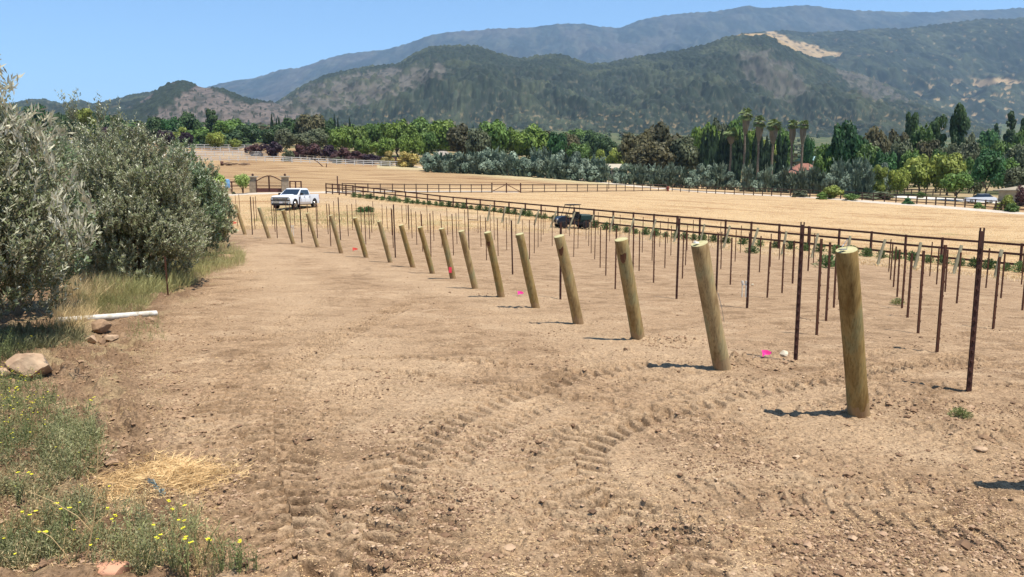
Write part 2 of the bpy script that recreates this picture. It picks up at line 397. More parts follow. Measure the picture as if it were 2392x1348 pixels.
def wood_post():
    m = mat('treated_wood', rough=.9, spec=.15); N, K, B = nodes(m); tc = N.new('ShaderNodeTexCoord'); oi = N.new('ShaderNodeObjectInfo')
    ad = N.new('ShaderNodeVectorMath'); ad.operation = 'ADD'; K.new(tc.outputs['Object'], ad.inputs[0]); K.new(oi.outputs['Location'], ad.inputs[1])
    def nz(scale, st, det=5, ro=.6):
        mp = N.new('ShaderNodeMapping'); mp.inputs['Scale'].default_value = st; K.new(ad.outputs[0], mp.inputs[0]); n = N.new('ShaderNodeTexNoise'); n.inputs['Scale'].default_value = scale; n.inputs['Detail'].default_value = det; n.inputs['Roughness'].default_value = ro
        K.new(mp.outputs[0], n.inputs['Vector']); return n
    a = nz(5, (1, 1, .35)); r = N.new('ShaderNodeValToRGB'); r.color_ramp.elements[0].position = .3; r.color_ramp.elements[1].position = .68; r.color_ramp.elements[0].color = L(126, 98, 62); r.color_ramp.elements[1].color = L(150, 144, 106)
    e = r.color_ramp.elements.new(.5); e.color = L(172, 146, 100); K.new(a.outputs[0], r.inputs[0])
    g = nz(60, (1, 1, .045), 4, .7); r2 = N.new('ShaderNodeValToRGB'); r2.color_ramp.elements[0].position = .36; r2.color_ramp.elements[1].position = .52; r2.color_ramp.elements[0].color = (.5, .47, .43, 1); K.new(g.outputs[0], r2.inputs[0])
    mx = N.new('ShaderNodeMix'); mx.data_type = 'RGBA'; mx.blend_type = 'MULTIPLY'; mx.inputs[0].default_value = .7; K.new(r.outputs[0], mx.inputs[6]); K.new(r2.outputs[0], mx.inputs[7])
    hs = N.new('ShaderNodeHueSaturation'); mr = N.new('ShaderNodeMapRange'); mr.inputs['To Min'].default_value = .9; mr.inputs['To Max'].default_value = 1.2; K.new(oi.outputs['Random'], mr.inputs[0]); K.new(mr.outputs[0], hs.inputs['Value']); K.new(mx.outputs[2], hs.inputs['Color'])
    mr3 = N.new('ShaderNodeMapRange'); mr3.inputs['To Min'].default_value = 1.1; mr3.inputs['To Max'].default_value = .95; K.new(oi.outputs['Random'], mr3.inputs[0]); K.new(mr3.outputs[0], hs.inputs['Saturation'])
    # soil splashed on the foot
    sp = N.new('ShaderNodeSeparateXYZ'); K.new(tc.outputs['Object'], sp.inputs[0]); n3 = nz(12, (1, 1, .6)); sb = N.new('ShaderNodeMath'); sb.operation = 'MULTIPLY_ADD'; sb.inputs[1].default_value = .28; K.new(n3.outputs[0], sb.inputs[0]); sb.inputs[2].default_value = -.02
    lt = N.new('ShaderNodeMath'); lt.operation = 'LESS_THAN'; K.new(sp.outputs[2], lt.inputs[0]); K.new(sb.outputs[0], lt.inputs[1]); m4 = N.new('ShaderNodeMath'); m4.operation = 'MULTIPLY'; m4.inputs[1].default_value = .55; K.new(lt.outputs[0], m4.inputs[0])
    m2 = N.new('ShaderNodeMix'); m2.data_type = 'RGBA'; K.new(m4.outputs[0], m2.inputs[0]); K.new(hs.outputs[0], m2.inputs[6]); m2.inputs[7].default_value = L(168, 136, 104); K.new(m2.outputs[2], B.inputs['Base Color'])
    bp = N.new('ShaderNodeBump'); bp.inputs['Strength'].default_value = .8; bp.inputs['Distance'].default_value = .006; K.new(g.outputs[0], bp.inputs['Height']); K.new(bp.outputs[0], B.inputs['Normal']); return m
M['post'] = wood_post()
M['cut'] = noise_mat('cut_end_grain', L(178, 170, 118), L(204, 192, 146), 9, .9, .2, 60)
M['knot'] = mat('dark_knot', L(84, 50, 26), .9)
M['farpost'] = noise_mat('weathered_wood', L(134, 126, 100), L(160, 150, 120), 3, .9, .3, 20, (1, 1, .15))
M['rust'] = noise_mat('rusted_steel', L(62, 40, 36), L(92, 58, 44), 14, .75, .3, 60, metal=.1, lo=.3, hi=.7)
M['stake'] = noise_mat('brown_steel_stake', L(74, 44, 34), L(104, 66, 44), 12, .8, .2, 60, lo=.3, hi=.7)
M['fence'] = noise_mat('dark_stained_wood', L(78, 48, 38), L(104, 70, 56), 5, .85, .3, 30, (1, 1, 1))
M['fence_far'] = noise_mat('brown_stained_wood', L(84, 66, 54), L(104, 84, 68), 5, .85)
M['white'] = noise_mat('white_vinyl', L(222, 216, 206), L(236, 230, 220), 3, .6)
M['pipe'] = noise_mat('white_pvc', L(206, 194, 174), L(236, 230, 216), 9, .45, .1)
M['pink'] = mat('pink_flag', L(250, 60, 150), .6)
M['red'] = mat('red_flag', L(240, 70, 90), .6)
M['orange'] = mat('faded_red_flag', L(205, 70, 55), .7)
M['wire'] = mat('galvanised_wire', L(200, 200, 200), .35, .9)
M['rock'] = noise_mat('tan_rock', L(176, 142, 112), L(202, 172, 138), 5, .9, .6, 16, dist=.02)
M['rock2'] = noise_mat('grey_brown_rock', L(140, 112, 84), L(184, 150, 118), 6, .9, .6, 18, dist=.02)
M['brick'] = noise_mat('terracotta_lump', L(196, 140, 108), L(214, 160, 126), 6, .9, .4, 20)
M['whiterock'] = noise_mat('pale_rock', L(206, 190, 160), L(228, 214, 186), 8, .9, .4, 30)
M['clod'] = noise_mat('soil_clod', L(146, 116, 88), L(172, 140, 108), 6, 1, .5, 40)
M['bark'] = noise_mat('bark', L(92, 78, 62), L(122, 104, 84), 4, .9, .5, 20, (1, 1, .3), dist=.02)
M['palmtrunk'] = noise_mat('palm_trunk', L(110, 96, 80), L(140, 124, 104), 3, .9, .4, 14)
M['skirt'] = noise_mat('dead_palm_fronds', L(112, 102, 84), L(140, 126, 102), 2, .95, .5, 8, (1, 1, .2))
M['olive'] = leaf_mat('olive_leaves', L(128, 136, 88), L(158, 162, 116), 1.2, .2, .42, back=L(186, 182, 150), spec=.45)
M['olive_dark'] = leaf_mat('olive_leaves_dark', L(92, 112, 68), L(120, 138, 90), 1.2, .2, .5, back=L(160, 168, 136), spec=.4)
M['olive_pale'] = leaf_mat('olive_leaves_highlight', L(214, 206, 168), L(236, 228, 196), 1.5, .25, .4, back=L(246, 240, 214), spec=.5)  # paler copy of the olive leaves, sun highlights put into its colour
M['twig'] = noise_mat('olive_twig', L(120, 104, 78), L(154, 138, 108), 6, .85)
def B2(c, k): return tuple(min(.85, v * k) for v in c[:3]) + (1.0,)
G = lambda n, a, b, **k: leaf_mat(n, B2(L(*a), 1.15), B2(L(*b), 1.25), **k)
M['t_bright'] = G('leaves_bright_green', (92, 114, 44), (122, 142, 58), scale=.25)
M['t_mid'] = G('leaves_mid_green', (80, 106, 46), (106, 130, 60), scale=.25)
M['t_dark'] = G('leaves_dark_green', (52, 72, 40), (74, 94, 50), scale=.25)
M['t_deep'] = G('leaves_deep_green', (48, 80, 42), (68, 104, 52), scale=.25)
M['t_olive'] = G('leaves_olive_grey', (88, 94, 66), (112, 116, 82), scale=.25)
M['t_yellow'] = G('leaves_yellow_green', (118, 130, 52), (146, 152, 68), scale=.3)
M['t_tan'] = G('leaves_tan_yellow', (150, 134, 72), (182, 160, 90), scale=.4)
M['t_plum'] = G('leaves_purple', (48, 32, 40), (66, 42, 52), scale=.4)
M['t_red'] = G('leaves_reddish', (76, 54, 50), (98, 62, 56), scale=.3)
M['t_brown'] = G('leaves_brownish', (82, 80, 52), (106, 98, 64), scale=.25)
M['t_hedge'] = G('leaves_grey_green', (92, 108, 86), (132, 144, 120), scale=.4, trans=.12)
M['t_cyp'] = G('cypress_foliage', (34, 50, 32), (52, 70, 42), scale=.6, trans=.1)
M['t_palm'] = G('palm_fronds', (96, 112, 62), (126, 138, 80), scale=1, trans=.15)
M['t_willow'] = G('young_tree_leaves', (134, 156, 78), (162, 178, 98), scale=.8)
M['shrub'] = G('shrub_leaves', (74, 98, 56), (104, 124, 72), scale=1.5)
M['weed'] = G('weed_leaves', (120, 128, 76), (152, 150, 98), scale=1.2, trans=.3)
M['weed_dark'] = G('weed_leaves_grey', (116, 116, 76), (152, 146, 104), scale=1.2, trans=.2)
M['dryweed'] = G('dry_weed', (188, 160, 110), (214, 190, 140), scale=1.5, trans=.2)
M['grass_pale'] = G('pale_green_grass', (154, 152, 94), (188, 180, 122), scale=1.5, trans=.3)
M['straw'] = G('straw', (208, 172, 118), (232, 196, 140), scale=2, trans=.15)
M['goldgrass'] = G('dry_golden_grass', (212, 176, 122), (232, 200, 146), scale=1, trans=.2)
M['flower'] = mat('yellow_petals', L(236, 224, 50), .6)
M['lupine'] = G('faded_blue_leaves', (158, 176, 172), (190, 204, 198), scale=5)
M['carpaint'] = mat('white_paint', L(236, 238, 240), .25, 0, .6)
M['glass'] = mat('tinted_glass', L(34, 44, 54), .06, 0, .8)
M['chrome'] = mat('chrome', L(196, 190, 184), .25, .9)
M['black'] = mat('black_plastic', L(28, 26, 28), .6)
M['tyre'] = noise_mat('rubber', L(34, 32, 32), L(52, 48, 46), 20, .9)
M['lamp'] = mat('headlight_glass', L(210, 214, 218), .15, .2, .8)
M['rocker'] = mat('dusty_lower_paint', L(196, 184, 172), .5)
M['plate'] = mat('licence_plate', L(214, 208, 210), .5)
M['utvgreen'] = mat('green_plastic', L(30, 54, 48), .4)
M['utvbed'] = mat('pale_green_box', L(56, 72, 64), .5)
M['utvdark'] = mat('dark_blue_black_body', L(24, 28, 38), .4)
M['stone'] = noise_mat('stone_pillar', L(140, 124, 104), L(172, 154, 130), 3, .9, .5, 9, dist=.03)
M['stonecap'] = noise_mat('pale_stone_cap', L(190, 172, 146), L(206, 190, 164), 3, .9)
M['iron'] = mat('brown_iron', L(84, 52, 40), .7)
M['lattice'] = noise_mat('pale_panel', L(176, 164, 140), L(196, 182, 158), 4, .9)
M['blue'] = noise_mat('blue_plastic', L(96, 146, 196), L(150, 190, 220), 4, .5)
M['tileroof'] = noise_mat('orange_roof_tiles', L(140, 94, 78), L(158, 112, 94), 1.2, .9, .3, 5)
M['greyroof'] = noise_mat('grey_shingles', L(150, 138, 124), L(172, 160, 146), 1, .9)
M['darkroof'] = noise_mat('dark_shingles', L(74, 60, 56), L(96, 80, 74), 1, .9)
M['tealroof'] = noise_mat('pale_teal_metal_roof', L(150, 186, 178), L(176, 204, 196), 1, .5)
M['stucco'] = noise_mat('cream_stucco', L(206, 190, 162), L(220, 206, 180), 1.5, .9)
M['tanwall'] = noise_mat('tan_wall', L(160, 146, 122), L(178, 164, 140), 1.5, .9)
M['redwall'] = noise_mat('dark_red_wall', L(92, 58, 54), L(110, 72, 64), 1.5, .9)
M['window'] = mat('window_glass', L(50, 58, 66), .1)
M['log'] = noise_mat('grey_logs', L(120, 96, 76), L(150, 124, 100), 3, .95, .4, 12)
M['hydrant'] = mat('red_brown_cover', L(130, 52, 40), .7)
M['gravelbed'] = noise_mat('white_gravel', L(214, 202, 184), L(230, 220, 204), 1.5, .95)

# ------------------------------------------------------------------ ground sheet
def poly_y(px, pts):
    a = np.array(pts, float); return np.interp(px, a[:, 0], a[:, 1])
def build_ground():
    y1 = 1 / np.linspace(1 / 3.3, 1 / 30., 900); y2 = np.geomspace(30.15, 260, 420); y3 = np.geomspace(264, 3600, 110)
    ys = np.concatenate([[-60, -6, 0, 1.6, 2.6], y1, y2, y3])
    t_in = np.linspace(-.76, .76, 1300); t_l = -np.geomspace(.765, 7, 16)[::-1]; t_r = np.geomspace(.765, 7, 16)
    ts = np.concatenate([t_l, t_in, t_r]); nx, ny = len(ts), len(ys)
    Y = np.repeat(ys[:, None], nx, 1); scale = np.where(ys < 2.6, 2.6 - (ys - 2.6) * .8, ys); X = ts[None, :] * scale[:, None]
    # grain of the grid decides what relief it can carry
    cs = np.broadcast_to(np.maximum(np.gradient(ys), .00117 * scale)[:, None], X.shape)
    Z = ground_base(X, Y) + relief(X, Y, cellsz=np.ascontiguousarray(np.where(np.abs(ts)[None, :] > .765, 9, cs)))
    groove = GROOVE.copy()
    px, py = proj(X, np.maximum(Y, 3), ground_base(X, Y))
    # --- base colours of what the ground is made of (linear)
    dirt = s2l((190, 157, 121)); dirt2 = s2l((148, 119, 89)); pale = s2l((212, 180, 142)); gold = s2l((224, 190, 142)); gold2 = s2l((184, 144, 100))
    hill = s2l((190, 156, 112)); hill2 = s2l((160, 124, 88)); strip = s2l((214, 196, 150)); bankc = s2l((134, 105, 79)); valley = s2l((104, 104, 66)); dry = s2l((190, 166, 124)); greenish = s2l((150, 146, 92))
    def mixc(A, B, w): return A * (1 - w[..., None]) + B * w[..., None]
    C = np.broadcast_to(dirt, X.shape + (3,)).copy()
    n1 = fbm(X / 1.9, Y / 1.9, 4, 101); n2 = fbm(X / .35, Y / .35, 3, 111) * sstep(60, 20, Y)
    C = mixc(C, dirt2, .75 * sstep(-.05, .8, .35 * n1 + .9 * n2 + .7 * fbm(X / .8, Y / .5, 3, 132))); C = mixc(C, pale, .6 * sstep(.1, .8, -.5 * n1 + .9 * fbm(X / .6, Y / .5, 4, 131)))
    crumb = sstep(.25, .6, fbm(X / .09, Y / .06, 2, 161) * sstep(16, 8, Y) + .5 * fbm(X / .3, Y / .12, 2, 162)) * sstep(-.3, .5, fbm(X / 1.4, Y / 1.1, 3, 163)) * (Y < 40); C = mixc(C, s2l((118, 92, 68)), .55 * crumb)
    fl = fbm(X / .05, Y / .05, 2, 151) * sstep(12, 6, Y) + fbm(X / .12, Y / .12, 2, 152) * sstep(22, 9, Y); C = C * (1 + .16 * fl[..., None])
    # wheel-worn lane is paler
    lane = [np.array([hit(a, b)[:2] for a, b in P]) for P in ([(640, 575), (760, 600), (900, 640), (1150, 700), (1500, 820), (2000, 1010)], [(600, 590), (650, 640), (760, 760), (900, 900), (1300, 1100)])]
    for P in lane:
        q = np.linspace(0, len(P) - 1, 30); xs = np.interp(q, range(len(P)), P[:, 0]); yy = np.interp(q, range(len(P)), P[:, 1])
        d = np.full(X.shape, 99.)
        m = (Y < 45)
        for a, b in zip(xs, yy): d[m] = np.minimum(d[m], np.hypot(X[m] - a, Y[m] - b))
        C = mixc(C, pale, .55 * sstep(1.6, .3, d + .5 * n1))
    C = mixc(C, s2l((128, 100, 74)), .55 * groove * (.6 + .6 * n2 + .4 * fbm(X / .1, Y / .1, 2, 171)).clip(0, 1))      # darker in the tread grooves between the lugs
    b = bank(X, Y); C = mixc(C, bankc, b * (.55 + .3 * sstep(-.3, .4, n1)))
    C = mixc(C, dry, b * sstep(.1, .5, fbm(X / .7, Y / .7, 3, 141)) * .6)
    # dry golden verge beyond the tilled vineyard
    vb = poly_y(px, [(-2000, 560), (400, 560), (500, 556), (560, 536), (700, 528), (850, 533), (950, 540), (1050, 538), (1150, 535), (1300, 540), (1500, 560), (1700, 582), (1850, 600), (2000, 612), (2200, 635), (2400, 652), (3900, 680)])
    far = sstep(-5, 7, vb - py + 7 * perlin(X / 1.5, Y / 1.5, 61)) * (Y > 22)
    gx = mixc(np.broadcast_to(gold, C.shape), np.broadcast_to(gold2, C.shape), sstep(-.25, .8, .5 * fbm(X / 11, Y / 4.5, 5, 71) + .35 * fbm(X / 1.2, Y / .8, 3, 73) + .45 * fbm(X / 18, (Y + .2 * X) / 1.6, 3, 74)))
    C = mixc(C, gx, far * .92)
    C = mixc(C, greenish, far * (Y < 75) * .35 * sstep(.1, .6, fbm(X / 4, Y / 4, 3, 81)))
    # dirt again around the truck lane and in front of the fence
    vf = poly_y(px, [(700, 455), (825, 462), (1055, 492), (1433, 540), (1754, 573), (2034, 600), (2380, 645)])
    lanef = np.exp(-((py - vf - 9) / 8.) ** 2) * (px > 740) * (Y > 30) * (Y < 95)
    C = mixc(C, s2l((204, 176, 144)), lanef * .5)
    # slope beyond the far brown fence
    ff = poly_y(px, [(-2000, 452), (600, 452), (780, 445), (1000, 440), (1500, 436), (1700, 440), (2392, 498), (3900, 560)])
    hf = sstep(0, 5, ff - py) * (Y > 85)
    hx = mixc(np.broadcast_to(hill, C.shape), np.broadcast_to(hill2, C.shape), sstep(-.1, .5, fbm(X / 16, Y / 3.0, 4, 171) + .3 * np.sin((Y + X * .12) * 1.1)))
    hx = mixc(hx, gold, .6 * sstep(.05, .5, fbm(X / 20 + 7, Y / 2.2, 4, 181)))
    C = mixc(C, hx, hf)
    # pale strip and track along the hedge
    st = poly_y(px, [(850, 386), (930, 391), (1000, 394), (1200, 413), (1400, 427), (1500, 432)])
    C = mixc(C, strip, np.exp(-((py - st) / 5.) ** 2) * (px > 880) * (px < 1540) * hf * .9)
    # beyond: gardens and valley floor
    gl = poly_y(px, [(-2000, 400), (0, 400), (300, 330), (560, 345), (700, 352), (800, 368), (950, 384), (1100, 396), (1200, 404), (1400, 420), (1700, 438), (2000, 462), (2392, 485), (3900, 540)])
    g2 = sstep(0, 6, gl - py) * (Y > 110); C = mixc(C, mixc(np.broadcast_to(dry, C.shape), np.broadcast_to(valley, C.shape), sstep(-.2, .3, fbm(X / 22, Y / 22, 3, 191))), g2)
    g3 = sstep(350, 500, Y); orch = s2l((84, 100, 62)); C = mixc(C, orch, g3 * .8)
    C *= (1 + .10 * n2[..., None]); C = np.clip(C, .01, .9)
    V = np.stack([X, Y, Z], -1).reshape(-1, 3); i = np.arange((ny - 1) * nx).reshape(ny - 1, nx)[:, :-1].ravel()
    F = np.stack([i, i + 1, i + nx + 1, i + nx], 1)
    me = np_mesh('ground', V, F, [M['ground']], smooth=True, col=C.reshape(-1, 3))
    return tag(link(bpy.data.objects.new('ground', me)), kind='structure')
build_ground()

def ribbon(name, pts, width, m, lift=.05, n=12, kind='structure'):
    """pts world (x,y) -> draped strip"""
    P = np.array(pts, float); q = np.linspace(0, len(P) - 1, (len(P) - 1) * n + 1)
    P = np.stack([np.interp(q, range(len(P)), P[:, k]) for k in (0, 1)], 1)
    for _ in range(4): P[1:-1] = (P[:-2] + 2 * P[1:-1] + P[2:]) / 4
    d = np.gradient(P, axis=0); d /= np.linalg.norm(d, axis=1)[:, None]; nn = np.stack([-d[:, 1], d[:, 0]], 1)
    k = 5; u = np.linspace(-.5, .5, k); V = []
    for j in u:
        w = width * (1 + .12 * perlin(q * 1.3, q * 0 + j * 9, 3)); Q = P + nn * (j * w)[:, None]
        edge = -.12 if abs(j) > .49 else 0
        V.append(np.column_stack([Q, ground_base(Q[:, 0], Q[:, 1]) + relief(Q[:, 0].copy(), Q[:, 1].copy(), cellsz=np.full(len(Q), 1.)) + lift + edge]))
    V = np.stack(V, 1).reshape(-1, 3); nr = len(P); i = (np.arange(nr - 1)[:, None] * k + np.arange(k - 1)).ravel()
    o = link(bpy.data.objects.new(name, np_mesh(name, V, np.stack([i, i + k, i + k + 1, i + 1], 1), [m], smooth=True)))
    return tag(o, kind=kind)
def W2(*pp): return [hit(a, b, c if False else 60)[:2] for a, b, c in pp]
def PT(lst): return [at(px, Y) for px, Y in lst]
ribbon('gravel_road', PT([(2900, 92), (2392, 106), (2200, 114), (2000, 124), (1850, 134), (1700, 146), (1600, 158), (1500, 168)]), 5.0, M['road'], .08)
ribbon('farm_track', PT([(1560, 160), (1450, 172), (1300, 186), (1150, 198), (1000, 214), (930, 222)]), 4.0, M['road'], .10)
ribbon('gate_driveway', PT([(400, 92), (520, 93), (640, 96), (740, 100), (800, 106), (900, 112), (1000, 116), (1200, 122)]), 5.5, M['road'], .06)
ribbon('gravel_yard', PT([(2080, 142), (2150, 136), (2260, 130), (2392, 124), (2600, 118)]), 13, M['gravelbed'], .08)

# ------------------------------------------------------------------ mountains
def smooth_line(pts, px):
    a = np.array(pts, float); v = np.interp(px, a[:, 0], a[:, 1]); k = np.ones(9) / 9
    return np.convolve(np.pad(v, 4, 'edge'), k, 'valid')
def mountain(name, ridge, base_py, Yb, Yr, x0, x1, nc, nr, seed, colf, spur=.10, spur_l=500, bush=4, bush_l=14, back=1.35, prof=1.0, yrf=None):
    px = np.linspace(x0, x1, nc); rp = smooth_line(ridge, px); bp = np.interp(px, [p[0] for p in base_py], [p[1] for p in base_py])
    t = t_of(px, rp); v = np.concatenate([np.linspace(0, 1, nr), [1.03, 1.08, 1.18, back]])[:, None]
    yr = Yr if yrf is None else yrf(px)
    Y = Yb + (yr - Yb) * v; X = t[None, :] * Y
    zb = (ground_base(t * Yb, np.full(nc, Yb)) - 6)[None, :]; zr = (slope_of(rp) * yr)[None, :]
    vv = np.clip(v, 0, 1); z = zb + (zr - zb) * (vv ** prof * (1 - .25 * np.sin(vv * math.pi) * 0))
    z = z - np.clip(v - 1, 0, 1) * (zr - zb) * 1.2
    H = np.maximum(zr - zb, 5)
    # spurs and gullies run down the slope
    wx = X + 180 * fbm(X / 900, Y / 900, 2, seed + 3); rg = 1 - np.abs(fbm(wx / spur_l, Y / (spur_l * 2.2), 4, seed)) * 2.0
    m = np.sin(np.clip(vv, 0, 1) ** .8 * math.pi) * .9 + .12
    env = m * np.clip(v * 8, 0, 1) * np.clip(1.25 - v, 0, 1)
    z = z + H * spur * (rg - .3) * env * np.where(v > .97, .25, 1)
    r2 = fbm(X / (spur_l * .2), Y / (spur_l * .35), 3, seed + 8); z = z + H * spur * .32 * r2 * env * np.where(v > .95, .35, 1)
    px2, py2 = proj(X, Y, z)
    C, brush = colf(px2, py2, X, Y, v)
    if bush:
        d, c = cell(X / bush_l, Y / (bush_l * 2.2), seed + 20); d2, c2 = cell(X / (bush_l * .5), Y / (bush_l * 1.2), seed + 21)
        z = z + brush * (bush * sstep(.75, .1, d) * (.4 + .6 * c) + bush * .35 * sstep(.7, .1, d2) * c2)
        C = mixc(C, GR2 * 1.15, .28 * brush * sstep(.45, .8, d) * (c2 > .35)); C = mixc(C, BR * .8, .8 * (1 - brush) * sstep(.42, .22, d) * (c > .62) * (v > .02))
        C = C * (1 + (.5 * (c - .5) * brush + .38 * (c2 - .5))[..., None])
    Y = np.broadcast_to(Y, X.shape); V = np.stack([X, Y, z], -1).reshape(-1, 3); R = v.shape[0]
    i = np.arange((R - 1) * nc).reshape(R - 1, nc)[:, :-1].ravel(); F = np.stack([i, i + 1, i + nc + 1, i + nc], 1)
    o = link(bpy.data.objects.new(name, np_mesh(name, V, F, [M['hill']], smooth=True, col=np.clip(C, .008, .8).reshape(-1, 3))))
    return tag(o, kind='structure')
def mixc(A, B, w): return A * (1 - w[..., None]) + B * w[..., None]
BR = s2l((54, 62, 48)); BR2 = s2l((74, 80, 60)); GR = s2l((106, 101, 90)); GR2 = s2l((88, 84, 74)); TAN = s2l((180, 154, 114)); LG = s2l((132, 130, 98))
def inpoly(px, py, pts, soft=6, seed=5):
    """soft mask of a surveyed patch: signed distance to a polygon, with a ragged edge"""
    P = np.array(pts, float); ins = np.zeros(px.shape, bool); dist = np.full(px.shape, 1e9)
    for i in range(len(P)):
        a, b = P[i], P[(i + 1) % len(P)]
        c = ((a[1] > py) != (b[1] > py)) & (px < (b[0] - a[0]) * (py - a[1]) / (b[1] - a[1] + 1e-9) + a[0]); ins ^= c
        d = b - a; l2 = (d ** 2).sum(); u = np.clip(((px - a[0]) * d[0] + (py - a[1]) * d[1]) / l2, 0, 1)
        dist = np.minimum(dist, np.hypot(px - a[0] - u * d[0], py - a[1] - u * d[1]))
    sd = np.where(ins, dist, -dist) + soft * 1.4 * fbm(px / 30, py / 16, 3, seed)
    return sstep(-soft * .4, soft * .4, sd)
def col_near(px, py, X, Y, v):
    C = np.broadcast_to(BR, px.shape + (3,)).copy(); n = fbm(X / 160, Y / 260, 4, 7)
    C = mixc(C, BR2, sstep(-.1, .5, n)); grass = np.zeros(px.shape)
    grass = np.maximum(grass, inpoly(px, py, [(560, 262), (640, 246), (720, 205), (860, 166), (1035, 153), (1045, 172), (985, 196), (940, 215), (880, 240), (780, 262), (700, 278), (560, 290)], 9, 3) * (1 - .85 * sstep(.0, .25, fbm(px / 26, py / 18, 3, 19))))
    grass = np.maximum(grass, .8 * inpoly(px, py, [(1730, 120), (1790, 118), (1850, 160), (1890, 215), (1850, 235), (1790, 215), (1740, 180)], 12, 4) * (1 - .6 * sstep(.1, .35, fbm(px / 14, py / 14, 3, 20))))  # sunlit face of the spur, its light painted in as a paler tone
    grass = np.maximum(grass, .8 * inpoly(px, py, [(1960, 160), (2010, 165), (2080, 205), (2120, 232), (2040, 235), (1980, 200)], 10, 4) * (1 - .7 * sstep(.05, .3, fbm(px / 12, py / 12, 3, 22))))
    C = mixc(C, GR, grass); C = mixc(C, GR2, grass * sstep(0, .4, fbm(px / 40, py / 25, 3, 2)))
    tan = inpoly(px, py, [(1722, 84), (1750, 76), (1790, 68), (1812, 74), (1835, 88), (1858, 104), (1890, 112), (1925, 120), (1968, 126), (1960, 134), (1930, 132), (1905, 136), (1880, 128), (1850, 116), (1820, 98), (1790, 82), (1750, 84)], 3, 6)
    foot = .6 * sstep(.45, .65, fbm(px / 16, py / 5, 3, 23)) * sstep(240, 275, py) * (px > 850)
    spots = .55 * sstep(.55, .7, fbm(px / 13, py / 9, 3, 29)) * sstep(150, 190, py) * .7
    C = mixc(C, TAN, np.clip(tan + foot * .8, 0, 1)); C = mixc(C, s2l((128, 118, 92)), spots * (1 - tan))
    return C, (1 - np.clip(grass + tan + foot, 0, 1))
def col_mid(px, py, X, Y, v):
    C = np.broadcast_to(BR, px.shape + (3,)).copy(); C = mixc(C, BR2, sstep(-.1, .5, fbm(X / 200, Y / 300, 4, 9)))
    tan = inpoly(px, py, [(1790, 68), (1830, 82), (1858, 98), (1890, 106), (1925, 116), (1968, 124), (1960, 134), (1915, 135), (1880, 132), (1840, 118), (1800, 96)], 3, 16)
    tan = np.maximum(tan, inpoly(px, py, [(2275, 184), (2330, 182), (2385, 190), (2392, 198), (2330, 196), (2300, 202), (2276, 200)], 4, 6))
    sp = sstep(.42, .55, fbm(px / 30, py / 12, 3, 43)) * sstep(160, 220, py) * sstep(2050, 2200, px); sp2 = sstep(.7, .8, fbm(px / 18, py / 9, 3, 44)) * .4
    C = mixc(C, TAN, np.clip(tan + sp * .8 + sp2, 0, 1)); return C, 1 - np.clip(tan + sp, 0, 1)
def col_far(px, py, X, Y, v):
    C = np.broadcast_to(s2l((56, 64, 56)), px.shape + (3,)).copy(); C = mixc(C, s2l((80, 78, 70)), sstep(-.05, .5, fbm(X / 500, Y / 900, 4, 13)) * (1 - .6 * sstep(1400, 1700, px)))
    C = mixc(C, s2l((100, 98, 82)), .4 * sstep(.1, .4, fbm(X / 160, Y / 400, 3, 14))); return C, np.ones(px.shape)
def col_left(px, py, X, Y, v):
    C = np.broadcast_to(s2l((120, 108, 98)), px.shape + (3,)).copy(); C = mixc(C, GR2, sstep(-.1, .5, fbm(px / 30, py / 20, 4, 15)))
    br = np.maximum(inpoly(px, py, [(200, 300), (330, 240), (400, 190), (440, 186), (455, 200), (420, 225), (370, 262), (320, 320)], 9, 8), inpoly(px, py, [(470, 196), (520, 200), (570, 224), (640, 236), (640, 246), (560, 240), (500, 214)], 5, 9))
    br = np.maximum(br, sstep(.5, .6, fbm(px / 9, py / 7, 2, 18))); C = mixc(C, BR, br); return C, br
mountain('far_mountain_ridge', [(380, 262), (430, 232), (490, 202), (530, 192), (600, 182), (660, 162), (700, 160), (745, 144), (790, 130), (830, 124), (900, 117), (950, 104), (1000, 84), (1040, 76), (1110, 72), (1150, 68), (1230, 66), (1300, 57), (1370, 57), (1400, 64), (1450, 67), (1490, 49), (1540, 39), (1600, 32), (1680, 27), (1740, 14), (1790, 20), (1880, 12), (1940, 20), (2000, 26), (2100, 28), (2180, 30), (2240, 25), (2300, 25), (2392, 19), (2700, 25), (3000, 40)],
         [(300, 290), (3000, 290)], 5200, 8600, 330, 2900, 1000, 150, 300, col_far, spur=.13, spur_l=1300, bush=12, bush_l=60)
mountain('middle_mountain', [(1250, 300), (1400, 230), (1500, 170), (1600, 130), (1680, 100), (1740, 80), (1790, 74), (1850, 72), (1880, 77), (1940, 75), (2000, 72), (2060, 67), (2110, 68), (2180, 59), (2240, 52), (2300, 45), (2350, 46), (2392, 42), (2600, 50), (2900, 70)],
         [(1200, 300), (2900, 300)], 3000, 4600, 1250, 2850, 950, 190, 400, col_mid, spur=.13, spur_l=700, bush=9, bush_l=26)
mountain('near_mountain', [(380, 300), (480, 290), (590, 273), (640, 245), (700, 205), (760, 177), (850, 157), (930, 150), (970, 124), (1010, 109), (1060, 107), (1110, 108), (1140, 117), (1180, 130), (1220, 138), (1250, 133), (1290, 127), (1320, 129), (1345, 140), (1375, 151), (1420, 148), (1500, 131), (1600, 117), (1650, 104), (1690, 90), (1740, 79), (1790, 78), (1810, 88), (1840, 103), (1880, 128), (1920, 146), (1960, 163), (2010, 172), (2060, 194), (2120, 222), (2200, 256), (2300, 292), (2400, 310)],
         [(300, 300), (800, 295), (1200, 292), (2400, 300)], 1500, 2700, 430, 2340, 1500, 230, 200, col_near, spur=.16, spur_l=420, bush=7, bush_l=14)
